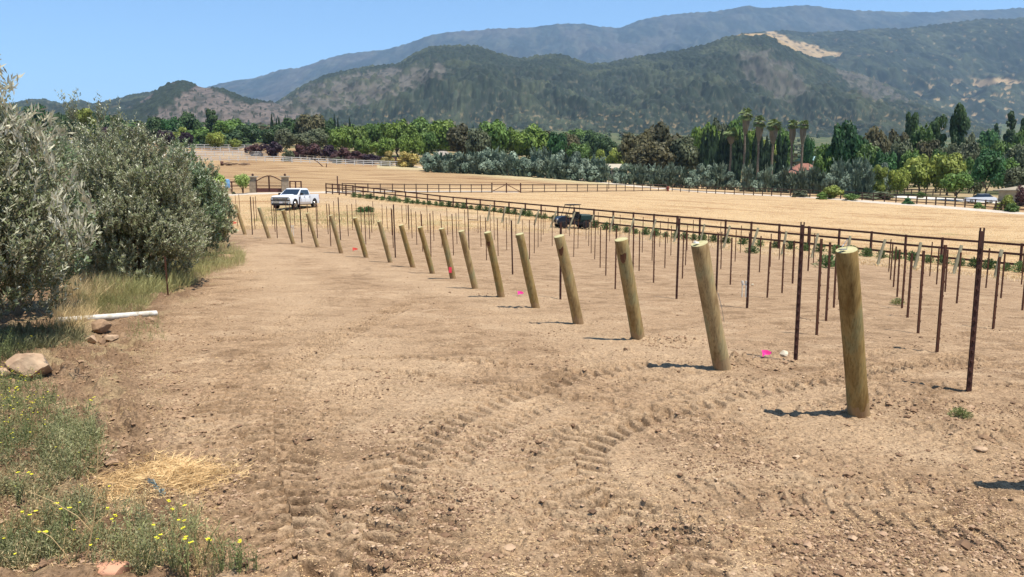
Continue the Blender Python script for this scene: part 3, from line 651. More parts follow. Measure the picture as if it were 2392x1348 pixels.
mountain('left_far_hill', [(-200, 240), (0, 250), (35, 242), (60, 235), (100, 233), (125, 240), (150, 244), (175, 237), (200, 239), (215, 245), (260, 236), (300, 226), (350, 216), (420, 212), (520, 240), (600, 270)],
         [(-200, 285), (600, 290)], 1700, 2900, -180, 580, 420, 90, 500, lambda px, py, X, Y, v: col_near(px + 3000, py, X, Y, v), spur=.16, spur_l=350, bush=8, bush_l=20)
mountain('left_near_hill', [(60, 300), (180, 285), (280, 262), (330, 236), (380, 203), (405, 191), (430, 189), (455, 199), (475, 205), (505, 205), (525, 212), (560, 226), (600, 236), (640, 240), (700, 262), (780, 290)],
         [(0, 300), (800, 300)], 1250, 1900, 60, 790, 560, 130, 600, col_left, spur=.12, spur_l=260, bush=6, bush_l=12)

M['fleck'] = G('chaff', (196, 160, 116), (216, 182, 134), scale=2, trans=0)

M['clod2'] = noise_mat('dark_soil_clod', L(104, 80, 60), L(150, 118, 90), 9, 1, .6, 40)

# ------------------------------------------------------------------ haze: pale air round the whole scene
def haze():
    mb = MB(); mb.box((0, 7000, 620), (26000, 24000, 2460)); m = bpy.data.materials.new('haze_air'); m.use_nodes = True
    N = m.node_tree.nodes; N.remove(N['Principled BSDF']); v = N.new('ShaderNodeVolumePrincipled')
    v.inputs['Color'].default_value = (.46, .70, 1.0, 1); v.inputs['Density'].default_value = HAZE; v.inputs['Anisotropy'].default_value = .1
    m.node_tree.links.new(v.outputs[0], N['Material Output'].inputs['Volume'])
    tag(mb.build('haze', m), kind='stuff')
HAZE = 6e-5
haze()

ORD = ['nearest', 'second nearest', 'third nearest', 'fourth nearest', 'fifth nearest', 'sixth nearest', 'seventh nearest', 'eighth nearest', 'ninth nearest', 'tenth nearest',
       'eleventh nearest', 'twelfth nearest', 'thirteenth nearest', 'fourteenth nearest', 'fifteenth nearest', 'sixteenth nearest', 'farthest']
NTH = ['first', 'second', 'third', 'fourth', 'fifth', 'sixth', 'seventh', 'eighth', 'ninth', 'tenth', 'eleventh', 'twelfth', 'thirteenth', 'fourteenth', 'fifteenth', 'sixteenth',
       'seventeenth', 'eighteenth', 'nineteenth', 'twentieth', 'twenty-first', 'twenty-second', 'twenty-third', 'twenty-fourth', 'twenty-fifth', 'twenty-sixth', 'twenty-seventh', 'twenty-eighth']

# ------------------------------------------------------------------ leaning wooden end posts
def log_mesh(name, base, top, r, seed, mats, n=18, k=14):
    rnd = random.Random(seed); base = Vector(base); top = Vector(top); d = top - base; mb = MB(); rings = []
    ax = d.normalized(); a = ax.cross(Vector((0, 1, 0))).normalized(); b = ax.cross(a)
    ph = [rnd.uniform(0, 6.28) for _ in range(4)]; bow = rnd.uniform(-.012, .012)
    for i in range(k + 1):
        v = i / k; c = base + d * v + a * bow * math.sin(v * 3.14); rr = r * (1.03 - .07 * v) * (1 + .018 * math.sin(v * 9 + ph[0]))
        ring = []
        for j in range(n):
            t = 2 * math.pi * j / n; q = rr * (1 + .03 * math.sin(2 * t + ph[1]) + .02 * math.sin(3 * t + ph[2] + v * 4) + rnd.uniform(-.008, .008))
            ring.append(c + a * math.cos(t) * q + b * math.sin(t) * q)
        rings.append(ring)
    e = rings[-1]; cc = sum(e, Vector()) / n; rings.append([cc + (p - cc) * .97 + ax * .006 for p in e])
    mb.loft(rings, 0, cap=False); s = len(mb.v); mb.v += [tuple(p) for p in rings[-1]]; mb.f.append(tuple(range(s, s + n))); mb.m.append(1)
    return mb
WP = [(2005,970,1978,585,27),(1688,860,1634,570,22),(1492,795,1451,560,17.5),(1350,755,1306,552,13.5),(1252,720,1214,547,11),(1170,693,1139,543,9.5),(1110,674,1078,540,8),
      (1058,652,1032,534,7.6),(1010,640,981,531,6.5),(965,625,937,526,6.5),(912,613,886,517,6),(855,602,829,509,6.2),(797,592,773,503,5.5),(742,578,718,498,5),(686,570,661,491,4.8),(629,557,605,485,4.8),(573,548,550,478,4.4)]
WPX = []
for i, (bx, by, tx, ty, hw) in enumerate(WP):
    x, y, z = hit(bx, by); y2 = y - .30; zt = ztop(ty, y2); xt = float(t_of(tx, ty)) * y2
    base = Vector((x, y, z)); top = Vector((xt, y2, zt)); d = (top - base)
    r = hw * .93 * y / FPX
    mb = log_mesh('wooden_post', Vector((0, 0, 0)) - d * .25, d, r, i + 1, None)
    o = mb.build('wooden_post', [M['post'], M['cut']], None, True, base)
    lab = {0: 'nearest leaning round wooden end post, with a wire clip on its pale cut top', 1: 'second nearest leaning round wooden end post, with a white scrap on its top',
           2: 'third nearest leaning round wooden end post, with a dark knot below its top', 7: 'leaning round wooden end post with a red tag near its foot'}.get(i,
           'leaning round wooden end post, %s of the row along the dirt track' % ORD[i])
    tag(o, lab, 'post', 'leaning wooden end posts along the dirt track'); WPX.append((base, top, r))
    add = d.normalized()
    if i == 0:
        c = MB(); c.tube([d + Vector((.0, 0, .0)), d + Vector((.0, 0, .10)), d + Vector((-.03, 0, .05)), d + Vector((-.05, -.01, .03))], .0035, 6); c.box(d + Vector((-.05, -.03, .012)), (.06, .035, .008), .3)
        c.build('wire_clip', M['wire'], o)
    if i == 1:
        c = MB(); c.box(d + Vector((-.045, -.03, .02)), (.06, .05, .02), .5, taper=.6); c.box(d + Vector((-.06, -.03, .03)), (.03, .03, .02), .9, taper=.5); c.build('white_scrap', M['pipe'], o)
        c = MB(); c.tube([d * .62 + Vector((r * 1.03, -.01, 0)), d * .5 + Vector((r * 1.1, -.03, 0)), d * .38 + Vector((r * 1.12, -.01, 0))], .004, 5); c.build('wire', M['wire'], o)
    if i in (2, 5, 3):
        c = MB(); q = d * .86 + Vector((-.2 * r, -r * .97, 0)); n = 14
        fr = [q + Vector((math.cos(a) * r * .42, (1 - math.cos(math.asin(max(-1, min(1, (math.cos(a) * .42 - .2)))))) * r * .9 - .004, math.sin(a) * r * 1.2)) for a in [2 * math.pi * k / n for k in range(n)]]
        c.add(fr + [v + Vector((0, .02, 0)) for v in fr], [tuple(range(n))] + [(k, k + n, (k + 1) % n + n, (k + 1) % n) for k in range(n)]); c.build('knot', M['knot'], o)
    if i == 7:
        c = MB(); c.box(d * .19 + Vector((-.01, -r * 1.15, 0)), (r * 1.0, .008, .17), .1); c.build('red_tag', M['red'], o)
x, y, z = hit(2560, 1150); d = Vector((-.3, -.28, 1.45)); o = log_mesh('wooden_post', -d * .2, d, .09, 99, None).build('wooden_post', [M['post'], M['cut']], None, True, (x, y, z))
tag(o, 'leaning round wooden end post beyond the right edge, only its shadow in view', 'post', 'leaning wooden end posts along the dirt track')
# far ends of the rows
FP = [(1138,519,1146,478),(1172,521,1181,482),(1210,523,1220,486),(1248,526,1259,490),(1286,532,1300,493),(1328,538,1343,496),(1375,536,1387,502),(1424,543,1434,504),(1470,546,1481,509),(1519,560,1532,513),
      (1574,566,1588,519),(1636,564,1646,524),(1690,580,1705,528),(1752,590,1771,533),(1826,595,1837,541),(1896,602,1911,546),(1978,606,1986,552),(2050,619,2068,560),(2135,630,2151,567),(2227,640,2246,574),(2325,650,2340,584)]
for i, (bx, by, tx, ty) in enumerate(FP):
    x, y, z = hit(bx, by, 25); y2 = y + .3; top = Vector((float(t_of(tx, ty)) * y2, y2, ztop(ty, y2))); base = Vector((x, y, z)); d = top - base
    mb = log_mesh('end_post', -d * .15, d, .072, 50 + i, None, n=10, k=4); o = mb.build('end_post', [M['farpost'], M['farpost']], None, True, base)
    tag(o, 'pale wooden end post leaning right, %s from the left along the brown fence' % NTH[i], 'post', 'pale end posts leaning towards the brown fence')

# ------------------------------------------------------------------ steel stakes
ST_ = """2263,915,540 1858,845,525 1908,783,558 1930,748,566 1948,719,575 1960,699,577 2189,824,572 2145,779,586 2120,743,592 2107,721,583 2096,694,583 2087,671,576 2080,654,567 2076,636,559
2172,645,565 2188,664,575 2208,683,583 2235,709,590 2303,673,580 2338,697,593 2320,769,600 2386,665,582 2388,727,595 1888,633,530 1900,616,545 1851,663,563 1415,645,529 1402,626,530 1448,553,502 1424,564,506
1468,616,531 1478,664,530 1493,634,539 1500,590,507 1523,609,543 1527,661,539 1541,577,516 1553,626,544 1559,569,510 1567,597,527 1580,698,510 1594,651,549 1601,620,537 1605,585,523 1618,575,514 1654,581,548
1673,684,545 1682,583,518 1684,628,541 1706,667,555 1717,612,537 1729,591,527 1745,721,546 1774,636,551 1792,696,565 1799,624,546 1827,684,570 1820,607,540 1852,664,562 1887,632,537 924,602,478 919,579,489
916,550,486 955,537,480 963,557,489 974,572,494 984,528,494 988,588,500 1000,544,480 1007,601,498 1014,563,493 1030,520,499 1033,577,512 1046,549,486 1060,598,500 1068,570,498 1072,537,483 1096,584,483 1117,545,490
1124,577,503 1137,608,508 1146,545,490 1164,598,510 1177,535,485 1184,584,508 1190,525,495 1198,641,515 1221,543,513 1237,606,514 1248,592,513 1257,577,503 1264,564,500 1269,549,495 1273,535,485 1309,697,520
1369,560,515 1375,575,513 1381,592,518 1389,606,520 1397,548,495 1437,676,533 512,480,453 527,507,454 536,533,458 551,480,456 561,497,454 555,529,500 590,549,460 596,536,461 600,517,458 637,525,464 643,542,478
648,557,480 669,503,468 679,533,480 689,529,480 706,567,460 721,541,478 742,556,476 743,524,478 767,547,476 773,575,476 781,515,470 796,561,462 814,552,479 824,537,476 833,505,466 845,543,484 855,571,483 864,559,480
869,544,484 873,524,470 950,523,478 956,537,478 1330,552,500 1322,545,498 894,525,478 905,536,482 940,520,480 1087,560,490 1155,560,492 1205,556,496 1350,580,512 1290,575,505 1340,600,512""".split()
TALL = {(2263, 915), (1858, 845), (1580, 698), (1309, 697), (1673, 684), (924, 602), (1096, 584), (706, 567), (1198, 641), (796, 561), (590, 549), (1745, 721)}
def stake(bx, by, ty, w, tall):
    x, y, z = hit(bx, by, 2); zt = ztop(ty, y); h = zt - z; mb = MB(); rnd = random.Random(bx * 7 + by)
    lx, ly = rnd.uniform(-.012, .012) - .012 * (bx < 1200) * 2, rnd.uniform(-.01, .01)
    p0 = Vector((0, 0, -.3)); p1 = Vector((lx * h, ly * h, h))
    if tall:   # T section with studs and a notched top
        mb.bar(p0, p1, w * .95, w * .3, 0); mb.bar(p0 + Vector((0, w * .4, 0)), p1 + Vector((0, w * .4, 0)), w * .28, w * .8, 0)
        n = int(h / .11)
        for k in range(1, n): q = p0.lerp(p1, (k * .11 + .3) / (h + .3)); mb.box(q + Vector((0, -w * .28, 0)), (w * .5, w * .3, .02), 0, 0)
        for s in (-1, 1): mb.box(p1 + Vector((s * w * .38, 0, .015)), (w * .22, w * .3, .04))
    else:      # folded channel with hooks
        mb.bar(p0, p1, w, w * .3, 0); 
        for s in (-1, 1): mb.bar(p0 + Vector((s * w * .42, w * .25, 0)), p1 + Vector((s * w * .42, w * .25, 0)), w * .2, w * .5, 0)
        n = int(h / .2)
        for k in range(1, n): q = p0.lerp(p1, (k * .2 + .3) / (h + .3)); mb.box(q + Vector((w * .55, 0, 0)), (w * .3, w * .3, .03))
    return mb.build('metal_stake', M['rust'] if tall else M['stake'], None, False, (x, y, z)), y
lst = [tuple(map(int, s.split(','))) for s in ST_]; lst.sort(key=lambda a: -a[1])
nn = 0
for bx, by, ty in lst:
    tall = (bx, by) in TALL; o, y = stake(bx, by, ty, .052 if tall else .036 + .0003 * 0, tall)
    if tall:
        nt_ = {(2263, 915): 'tallest rusty notched steel post, standing alone right of the nearest wooden post', (1858, 845): 'tall rusty steel post standing between the two nearest wooden posts',
               (1745, 721): 'tall rusty steel post rising beside white irrigation risers', (1673, 684): 'rusty steel post just behind the second nearest wooden post', (1309, 697): 'tall rusty steel post half hidden behind the fourth nearest wooden post',
               (1580, 698): 'tall dark steel post overlapping the brown fence, right of the third nearest wooden post', (1198, 641): 'dark steel post standing left of the fifth nearest wooden post',
               (924, 602): 'tallest of the clustered steel stakes left of the tenth wooden post', (1096, 584): 'tall steel post behind the seventh nearest wooden post', (706, 567): 'tall steel stake in front of the white pickup truck door',
               (796, 561): 'tall steel stake right of the pickup truck, behind the thirteenth wooden post', (590, 549): 'tall steel stake between the two farthest wooden end posts'}[(bx, by)]
        tag(o, nt_, 'metal post', 'steel stakes of the vineyard rows')
    elif nn < 24:
        side = 'right' if bx > 1196 else 'left'
        tag(o, 'slim rusty steel stake, %s nearest of the slim stakes in the tilled dirt' % ((NTH[nn] + '-').replace('first-', '') if nn == 0 else NTH[nn]), 'metal stake', 'steel stakes of the vineyard rows'); nn += 1
    else:
        tag(o, 'slim rusty steel stake among the many standing in the far vineyard rows', 'metal stake', 'steel stakes of the vineyard rows')
for bx, by, ty, lab in [(393, 690, 600, 'short dark steel stake at the edge of the olive tree on the bank')]:
    o, y = stake(bx, by, ty, .03, False); tag(o, lab, 'metal stake')

# crossbars lying on stakes
def crossbar(p, q, lab, m, hh=.05):
    a = Vector((float(t_of(p[0], p[1])) * p[2], p[2], ztop(p[1], p[2]))); b = Vector((float(t_of(q[0], q[1])) * q[2], q[2], ztop(q[1], q[2])))
    mb = MB(); mb.bar((0, 0, 0), b - a, .05, hh); tag(mb.build('crossbar', M[m], None, False, a), lab, 'crossbar')
crossbar((1026, 515, 52), (1080, 515, 52), 'pale wooden bar tied level between two stakes', 'straw', .07)
crossbar((1094, 518, 50), (1142, 518, 50), 'pale wooden bar tied level between the sixth and seventh wooden posts', 'straw', .07)
crossbar((1094, 513.5, 50.3), (1116, 514, 50.3), 'short dark bar tied just above a pale one', 'rust', .05)

# ------------------------------------------------------------------ brown rail fences
def rail_fence(name, posts, rails, h, pw, rh, rw, mats, label, cat='fence', group=None, drop=None, jit=0):
    """posts: list of ground points; one thing, every post and every rail a part"""
    base = Vector(posts[0]); o = empty(name, base, 0, label, cat, group); rnd = random.Random(len(posts))
    for p in posts:
        mb = MB(); q = Vector(p) - base; mb.box(q + Vector((0, 0, h / 2 - .1)), (pw, pw, h + .2 + rnd.uniform(-jit, jit)), rnd.uniform(-.1, .1)); mb.build('post', M[mats], o)
    for k in rails:
        mb = MB()
        for a, b in zip(posts[:-1], posts[1:]):
            mb.bar(Vector(a) - base + Vector((0, -pw * .55, h * k)), Vector(b) - base + Vector((0, -pw * .55, h * k)), rw, rh)
        mb.build('rail', M[mats], o)
    return o
_pp = []
for i in range(37):
    d = 91.3 - (i) * (91.3 - 42.6) / 33.; px = None
    pxs = [825,849,874,899,924,948,974,999,1028,1059,1090,1122,1155,1189,1227,1264,1303,1341,1387,1432,1479,1527,1581,1634,1694,1754,1819,1888,1959,2034,2114,2199,2290,2384,2484,2592,2710]
    px = pxs[i]; ty = float(np.interp(px, [822, 949, 1055, 1433, 1754, 2034, 2114, 2380, 2710], [433, 447, 459, 492, 517.5, 540, 548, 568, 597]))
    h = float(np.interp(d, [42, 60, 91], [1.58, 1.5, 1.3])); y = d; x = (px - 1196) / FPX * (CT - slope_of(ty + 40) * ST) * y
    _pp.append((x, y, ztop(ty, y), h))
# rails are straight in space, posts reach the ground
def vineyard_fence():
    b = Vector((_pp[0][0], _pp[0][1], _pp[0][2] - _pp[0][3]))
    o = empty('rail_fence', b, 0, 'dark brown three-rail wooden fence running along the vineyard edge to the right', 'fence')
    for x, y, z, h in _pp:
        g = gzb(x, y) - .15; mb = MB(); mb.box(Vector((x, y, (z + g) / 2)) - b, (.11, .11, z - g), .5); mb.build('post', M['fence'], o)
    for k in (0.055, .40, .77):
        mb = MB()
        for p, q in zip(_pp[:-1], _pp[1:]): mb.bar(Vector((p[0] - .05, p[1] - .07, p[2] - k * p[3])) - b, Vector((q[0] - .05, q[1] - .07, q[2] - k * q[3])) - b, .04, .13)
        mb.build('rail', M['fence'], o)
vineyard_fence()
def gpts(lst): return [(at(px, Y)[0], Y, gzb(*at(px, Y))) for px, Y in lst]
def along(a, b, n):
    (p, Y), (q, Z) = a, b
    A = Vector(at(p, Y) + (0,)); B = Vector(at(q, Z) + (0,)); r = []
    for i in range(n + 1): v = A.lerp(B, i / n); r.append((v.x, v.y, gzb(v.x, v.y)))
    return r
rail_fence('rail_fence', along((762, 97), (825, 91.3), 4), (.93, .55, .2), 1.35, .14, .13, .05, 'fence', 'short dark wooden fence bay at the left end of the long fence')
rail_fence('rail_fence', along((800, 103), (1149, 117), 13), (.93, .5, .08), 1.3, .13, .11, .05, 'fence_far', 'brown rail fence along the far side of the dry field, left of its gate')
rail_fence('rail_fence', along((1216, 119), (1556, 152), 15), (.93, .5, .08), 1.35, .13, .11, .05, 'fence_far', 'brown rail fence along the far side of the dry field, right of its gate')
def wgate():
    g = gpts([(1149, 117.2), (1183, 118), (1216, 119)]); b = Vector(g[0]); o = empty('field_gate', b, 0, 'double wooden field gate with diagonal braces in the far brown fence', 'gate')
    g = [Vector(p) - b for p in g]
    for p in g: mb = MB(); mb.box(p + Vector((0, 0, .72)), (.2, .2, 1.6)); mb.build('gate_post', M['fence'], o)
    for a, c, s in ((g[0], g[1], 0), (g[1], g[2], 1)):
        mb = MB()
        for hz in (.2, 1.25): mb.bar(a + Vector((.1, 0, hz)), c + Vector((-.1, 0, hz)), .05, .12)
        mb.bar(a + Vector((.1, 0, .2 if not s else 1.25)), c + Vector((-.1, 0, 1.25 if not s else .2)), .05, .10); mb.build('gate_leaf', M['fence'], o)
wgate()
rail_fence('rail_fence', along((1570, 150), (1760, 138), 9), (.93, .6, .28), 1.35, .13, .11, .05, 'fence_far', 'dark rail fence beyond the road, between the red cover and the shrubs')
rail_fence('rail_fence', along((1760, 138), (2120, 119), 15), (.93, .6, .28), 1.4, .14, .12, .05, 'fence_far', 'dark roadside rail fence in front of the grey-green bushes')
rail_fence('rail_fence', along((2120, 119), (2480, 105), 15), (.93, .6, .28), 1.4, .15, .12, .05, 'fence_far', 'dark roadside rail fence at the right, in front of the parked car')
rail_fence('rail_fence', along((2030, 150), (2230, 146), 12), (.93, .5), 1.3, .14, .12, .05, 'fence_far', 'dark rail fence round the gravel yard behind the bright green trees')
# white fences on the slope
rail_fence('white_fence', along((430, 214), (932, 216), 24), (.93, .6, .27), 1.55, .17, .16, .06, 'white', 'long white rail fence crossing the brown slope, nearest of the white fences', group='white rail fences on the slope')
rail_fence('white_fence', along((350, 236), (650, 239), 14), (.93, .65, .35), 1.6, .18, .2, .06, 'white', 'white rail fence of the paddock behind the nearest white fence', group='white rail fences on the slope')
rail_fence('white_fence', along((300, 262), (600, 264), 14), (.93, .5), 1.6, .18, .17, .06, 'white', 'white rail fence below the two purple trees', group='white rail fences on the slope')
rail_fence('white_fence', along((440, 290), (590, 290), 8), (.93, .5), 1.6, .18, .17, .06, 'white', 'farthest white rail fence, beside the bright yellow-green tree', group='white rail fences on the slope')
rail_fence('white_fence', along((70, 262), (200, 270), 8), (.93, .5), 1.6, .18, .17, .06, 'white', 'white rail fence by the dark red barn at the far left', group='white rail fences on the slope')
rail_fence('white_fence', along((700, 232), (905, 222), 12), (.93, .55), 1.4, .14, .1, .05, 'lattice', 'weathered pale rail fence in front of the reddish bushes', group='white rail fences on the slope')
rail_fence('rail_fence', along((490, 98), (594, 99), 4), (.95, .6), 1.5, .14, .13, .05, 'fence', 'brown rail fence left of the arched entrance gate')
rail_fence('rail_fence', along((678, 101), (704, 102), 2), (.95, .2), 1.45, .15, .14, .05, 'fence', 'short brown fence bay right of the stone gate pillar')

# ------------------------------------------------------------------ entrance gate
def entrance():
    Y = 97.5
    P = {}
    for px, key in ((592, 'left'), (667, 'right')):
        x, y = at(px, Y); z = gzb(x, y); o = empty('gate_pillar', (x, y, z), 0, '%s stone gate pillar with a flat cap and small lamp' % key, 'pillar', 'stone pillars of the entrance gate')
        mb = MB(); mb.box((0, 0, .95), (.75, .7, 2.1)); mb.build('shaft', M['stone'], o)
        mb = MB(); mb.box((0, 0, 2.07), (1.05, 1.0, .16)); mb.build('cap', M['stonecap'], o)
        mb = MB(); mb.box((0, 0, 2.24), (.2, .2, .18)); mb.box((0, 0, 2.4), (.32, .32, .14), taper=.3); mb.build('lamp', M['iron'], o); P[key] = Vector((x, y, z))
    a, b = P['left'], P['right']; c = (a + b) / 2; o = empty('entrance_gate', c, 0, 'arched brown iron double gate between the two stone pillars', 'gate')
    W2_ = (b - a).length / 2 - .42
    def top(u): return 1.55 + .62 * math.cos(u / W2_ * math.pi / 2) ** 1.3 if abs(u) < W2_ else 1.55
    for s in (-1, 1):
        mb = MB(); n = 12; pts = [s * (.03 + (W2_ - .05) * i / n) for i in range(n + 1)]
        for p, q in zip(pts[:-1], pts[1:]): mb.bar((p, 0, top(p)), (q, 0, top(q)), .07, .12)
        for u in (pts[0], pts[-1]): mb.bar((u, 0, .1), (u, 0, top(u)), .12, .1)
        mb.bar((pts[0], 0, .9), (pts[-1], 0, .9), .05, .08)
        fr = mb.build('gate_leaf', M['iron'], o)
        mb = MB()
        for i in range(1, n): mb.bar((pts[i], 0, .3), (pts[i], 0, top(pts[i])), .02, .02)
        mb.build('bars', M['iron'], fr)
        mb = MB(); mb.box((s * (W2_ / 2), .02, .33), (W2_ - .1, .05, .5)); mb.build('kick_panel', M['redwall'], fr)
entrance()
def bluebin():
    x, y = at(532, 96); z = gzb(x, y); o = empty('water_cooler', (x, y, z), 0, 'blue plastic drum on a pale stand between the two young trees', 'drum')
    mb = MB(); r = [(0, .25), (.05, .32), (.4, .34), (.8, .34), (1.05, .3), (1.12, .15)]
    mb.tube([(0, 0, .75 + a) for a, _ in r], [b for _, b in r], 14); mb.build('drum', M['blue'], o, True)
    mb = MB(); mb.box((0, 0, .68), (.8, .8, .1)); [mb.box((sx * .3, sy * .3, .32), (.08, .08, .64)) for sx in (-1, 1) for sy in (-1, 1)]; mb.build('stand', M['lattice'], o)
bluebin()

# ------------------------------------------------------------------ white pickup truck (x right, +y forward)
def wheel(parent, x, y, r, w, side, rim_m='chrome'):
    n = 24; mb = MB(); prof = [(-w / 2, r * .62), (-w / 2, r * .93), (-w * .35, r), (w * .35, r), (w / 2, r * .93), (w / 2, r * .62)]
    rings = [[(x + a, y + math.cos(2 * math.pi * k / n) * b, r + math.sin(2 * math.pi * k / n) * b) for k in range(n)] for a, b in prof]
    mb.loft(rings, 0, True); t = mb.build('wheel', M['tyre'], parent, True)
    mb = MB(); xo = x + side * (w / 2 + .004)
    ring = lambda rad, dx: [(xo + dx * side, y + math.cos(2 * math.pi * k / n) * rad, r + math.sin(2 * math.pi * k / n) * rad) for k in range(n)]
    mb.loft([ring(r * .66, 0), ring(r * .64, .015), ring(r * .56, .012), ring(r * .54, -.03)], 0, False)
    for k in range(6):
        a = 2 * math.pi * k / 6; mb.bar((xo + .005 * side, y, r), (xo + .008 * side, y + math.cos(a) * r * .6, r + math.sin(a) * r * .6), .05, .10)
    mb.tube([(xo - .02 * side, y, r), (xo + .03 * side, y, r)], r * .17, 10); mb.build('rim', M[rim_m], t, True)
def truck():
    x, y = at(691, 71.5); 
    o = empty('pickup_truck', (x, y, gzb(x, y) + .02), 0, 'white crew cab pickup truck parked on dry grass beyond the stakes', 'truck')
    HW = 1.0
    def sec(yy, z0, z1, hw, r=.12, tum=.06):
        return [(-hw + .02, yy, z0), (hw - .02, yy, z0), (hw, yy, z0 + .12), (hw, yy, (z0 + z1) / 2), (hw - tum, yy, z1 - r), (hw - tum - r * .7, yy, z1), (-(hw - tum - r * .7), yy, z1), (-(hw - tum), yy, z1 - r), (-hw, yy, (z0 + z1) / 2), (-hw, yy, z0 + .12)]
    # front clip + cabin floor: nose to rear of cab
    mb = MB()
    mb.loft([sec(2.88, .62, 1.08, .90, .06), sec(2.80, .50, 1.16, .97, .07), sec(2.55, .45, 1.20, 1.0, .08), sec(1.9, .42, 1.24, 1.0, .08), sec(1.25, .42, 1.27, 1.0, .07), sec(1.0, .42, 1.26, 1.0, .05), sec(-1.10, .42, 1.26, 1.0, .05)], 0)
    # hood bulge
    mb.loft([[(-.55, 2.7, 1.17), (.55, 2.7, 1.17), (.6, 1.4, 1.29), (-.6, 1.4, 1.29)], [(-.5, 2.6, 1.215), (.5, 2.6, 1.215), (.55, 1.45, 1.33), (-.55, 1.45, 1.33)]], 0)
    body = mb.build('body', M['carpaint'], o, True)
    mb = MB()   # bed: open box
    y0, y1 = -2.92, -1.13
    for s in (-1, 1):
        mb.loft([[(s * .99, yy, .45), (s * 1.0, yy, .6), (s * 1.0, yy, 1.1), (s * .96, yy, 1.33), (s * .84, yy, 1.33), (s * .84, yy, .45)] for yy in (y0, y0 + .1, y1)], 0)
    mb.box((0, y0 + .05, .93), (1.68, .1, .78)); mb.box((0, y1 - .04, .93), (1.68, .08, .78)); mb.box((0, (y0 + y1) / 2, .72), (1.68, y1 - y0, .06))
    mb.build('bed', M['carpaint'], o, True)
    # cab
    mb = MB()
    def ring(z, yf, yb, hw): return [(-hw, yf, z), (hw, yf, z), (hw, yb, z), (-hw, yb, z)]
    mb.loft([ring(1.24, 1.28, -1.10, .95), ring(1.45, .92, -1.09, .90), ring(1.76, .42, -1.04, .80), ring(1.86, .22, -.96, .75), ring(1.90, .0, -.85, .64)], 0)
    cab = mb.build('cab', M['carpaint'], o, True)
    def quad(name, pts, m, parent, off=.012):
        P = [Vector(p) for p in pts]; n = (P[1] - P[0]).cross(P[-1] - P[0]).normalized(); q = MB(); k = len(P)
        q.add([p + n * off for p in P] + [p - n * off for p in P], [tuple(range(k)), tuple(range(2 * k - 1, k - 1, -1))] + [(j, j + k, (j + 1) % k + k, (j + 1) % k) for j in range(k)]); return q.build(name, M[m], parent)
    quad('windshield', [(-.84, 1.22, 1.27), (.84, 1.22, 1.27), (.72, .42, 1.775), (-.72, .42, 1.775)], 'glass', cab, .03)
    for s in (-1, 1):
        quad('side_window', [(s * .945, .98, 1.30), (s * .945, .05, 1.30), (s * .835, .05, 1.73), (s * .835, .46, 1.73)], 'glass', cab, .022)
        quad('side_window', [(s * .945, -.02, 1.30), (s * .935, -.92, 1.30), (s * .835, -.86, 1.73), (s * .835, -.02, 1.73)], 'glass', cab, .022)
        quad('rocker_panel', [(s * 1.0, 1.25, .44), (s * 1.0, -1.1, .44), (s * 1.0, -1.1, .62), (s * 1.0, 1.25, .62)], 'rocker', body, .012)
        for yy in (.98, .0, -1.0): quad('door_seam', [(s * 1.0, yy, .64), (s * 1.0, yy - .015, .64), (s * .985, yy - .015, 1.22), (s * .985, yy, 1.22)], 'black', body, .006)
        for yy in (.14, -.86): mb = MB(); mb.box((s * 1.0, yy, 1.12), (.03, .16, .035)); mb.build('door_handle', M['chrome'], body)
        mb = MB(); mb.box((s * 1.12, .92, 1.36), (.2, .12, .2)); mb.bar((s * .95, .95, 1.3), (s * 1.1, .93, 1.32), .04, .05); mb.build('mirror', M['black'], cab)
        # wheel arches: raised dark lips round black wells
        for yy in (1.95, -1.95):
            mb = MB(); n = 16
            out = [(s * 1.004, yy + math.cos(math.pi * k / n) * .53, .42 + math.sin(math.pi * k / n) * .53) for k in range(n + 1)]
            mb.add(out + [(s * .7, a[1], a[2]) for a in out], [tuple(range(n + 1))] + [(k, k + 1, k + n + 2, k + n + 1) for k in range(n)])
            mb.build('wheel_arch', M['black'], body)
            wheel(o, s * .90, yy, .41, .27, s)
    # face
    mb = MB(); mb.box((0, 2.865, .90), (1.42, .10, .32)); g = mb.build('grille', M['black'], body)
    mb = MB(); mb.box((0, 2.91, .96), (1.34, .04, .045)); mb.box((0, 2.90, .84), (1.40, .04, .03)); mb.box((0, 2.93, .96), (.36, .03, .07)); mb.build('grille_bar', M['chrome'], g)
    mb = MB(); mb.box((0, 2.86, 1.055), (1.7, .10, .05)); mb.build('hood_edge', M['black'], body)
    for s in (-1, 1):
        mb = MB(); mb.box((s * .80, 2.83, .96), (.26, .12, .16)); mb.build('headlight', M['lamp'], body)
        mb = MB(); mb.box((s * .80, 2.86, .80), (.30, .08, .10)); mb.build('lamp_surround', M['black'], body)
        mb = MB(); mb.tube([(s * .82, 2.9, .52), (s * .82, 2.94, .52)], .07, 10); mb.build('fog_lamp', M['lamp'], body)
        mb = MB(); mb.box((s * .95, -2.93, 1.05), (.12, .06, .36)); mb.build('tail_light', M['orange'], body)
    mb = MB(); mb.loft([[(x_, 2.80 + .14 * math.cos(x_ * 1.2), z_) for x_ in (-.96, -.6, 0, .6, .96)] + [(x_, 2.6, z_) for x_ in (.96, .6, 0, -.6, -.96)] for z_ in (.53, .56, .68, .71)], 0); mb.build('front_bumper', M['chrome'], body)
    mb = MB(); mb.box((0, 2.865, .43), (1.62, .2, .20)); mb.build('air_dam', M['black'], body)
    mb = MB(); mb.box((-.1, 2.955, .60), (.32, .02, .15)); mb.build('licence_plate', M['plate'], body)
    mb = MB(); mb.box((0, -3.0, .55), (1.9, .18, .2)); mb.build('rear_bumper', M['chrome'], body)
    mb = MB(); mb.box((0, 0, .40), (1.1, 5.0, .14)); mb.build('chassis', M['black'], o)
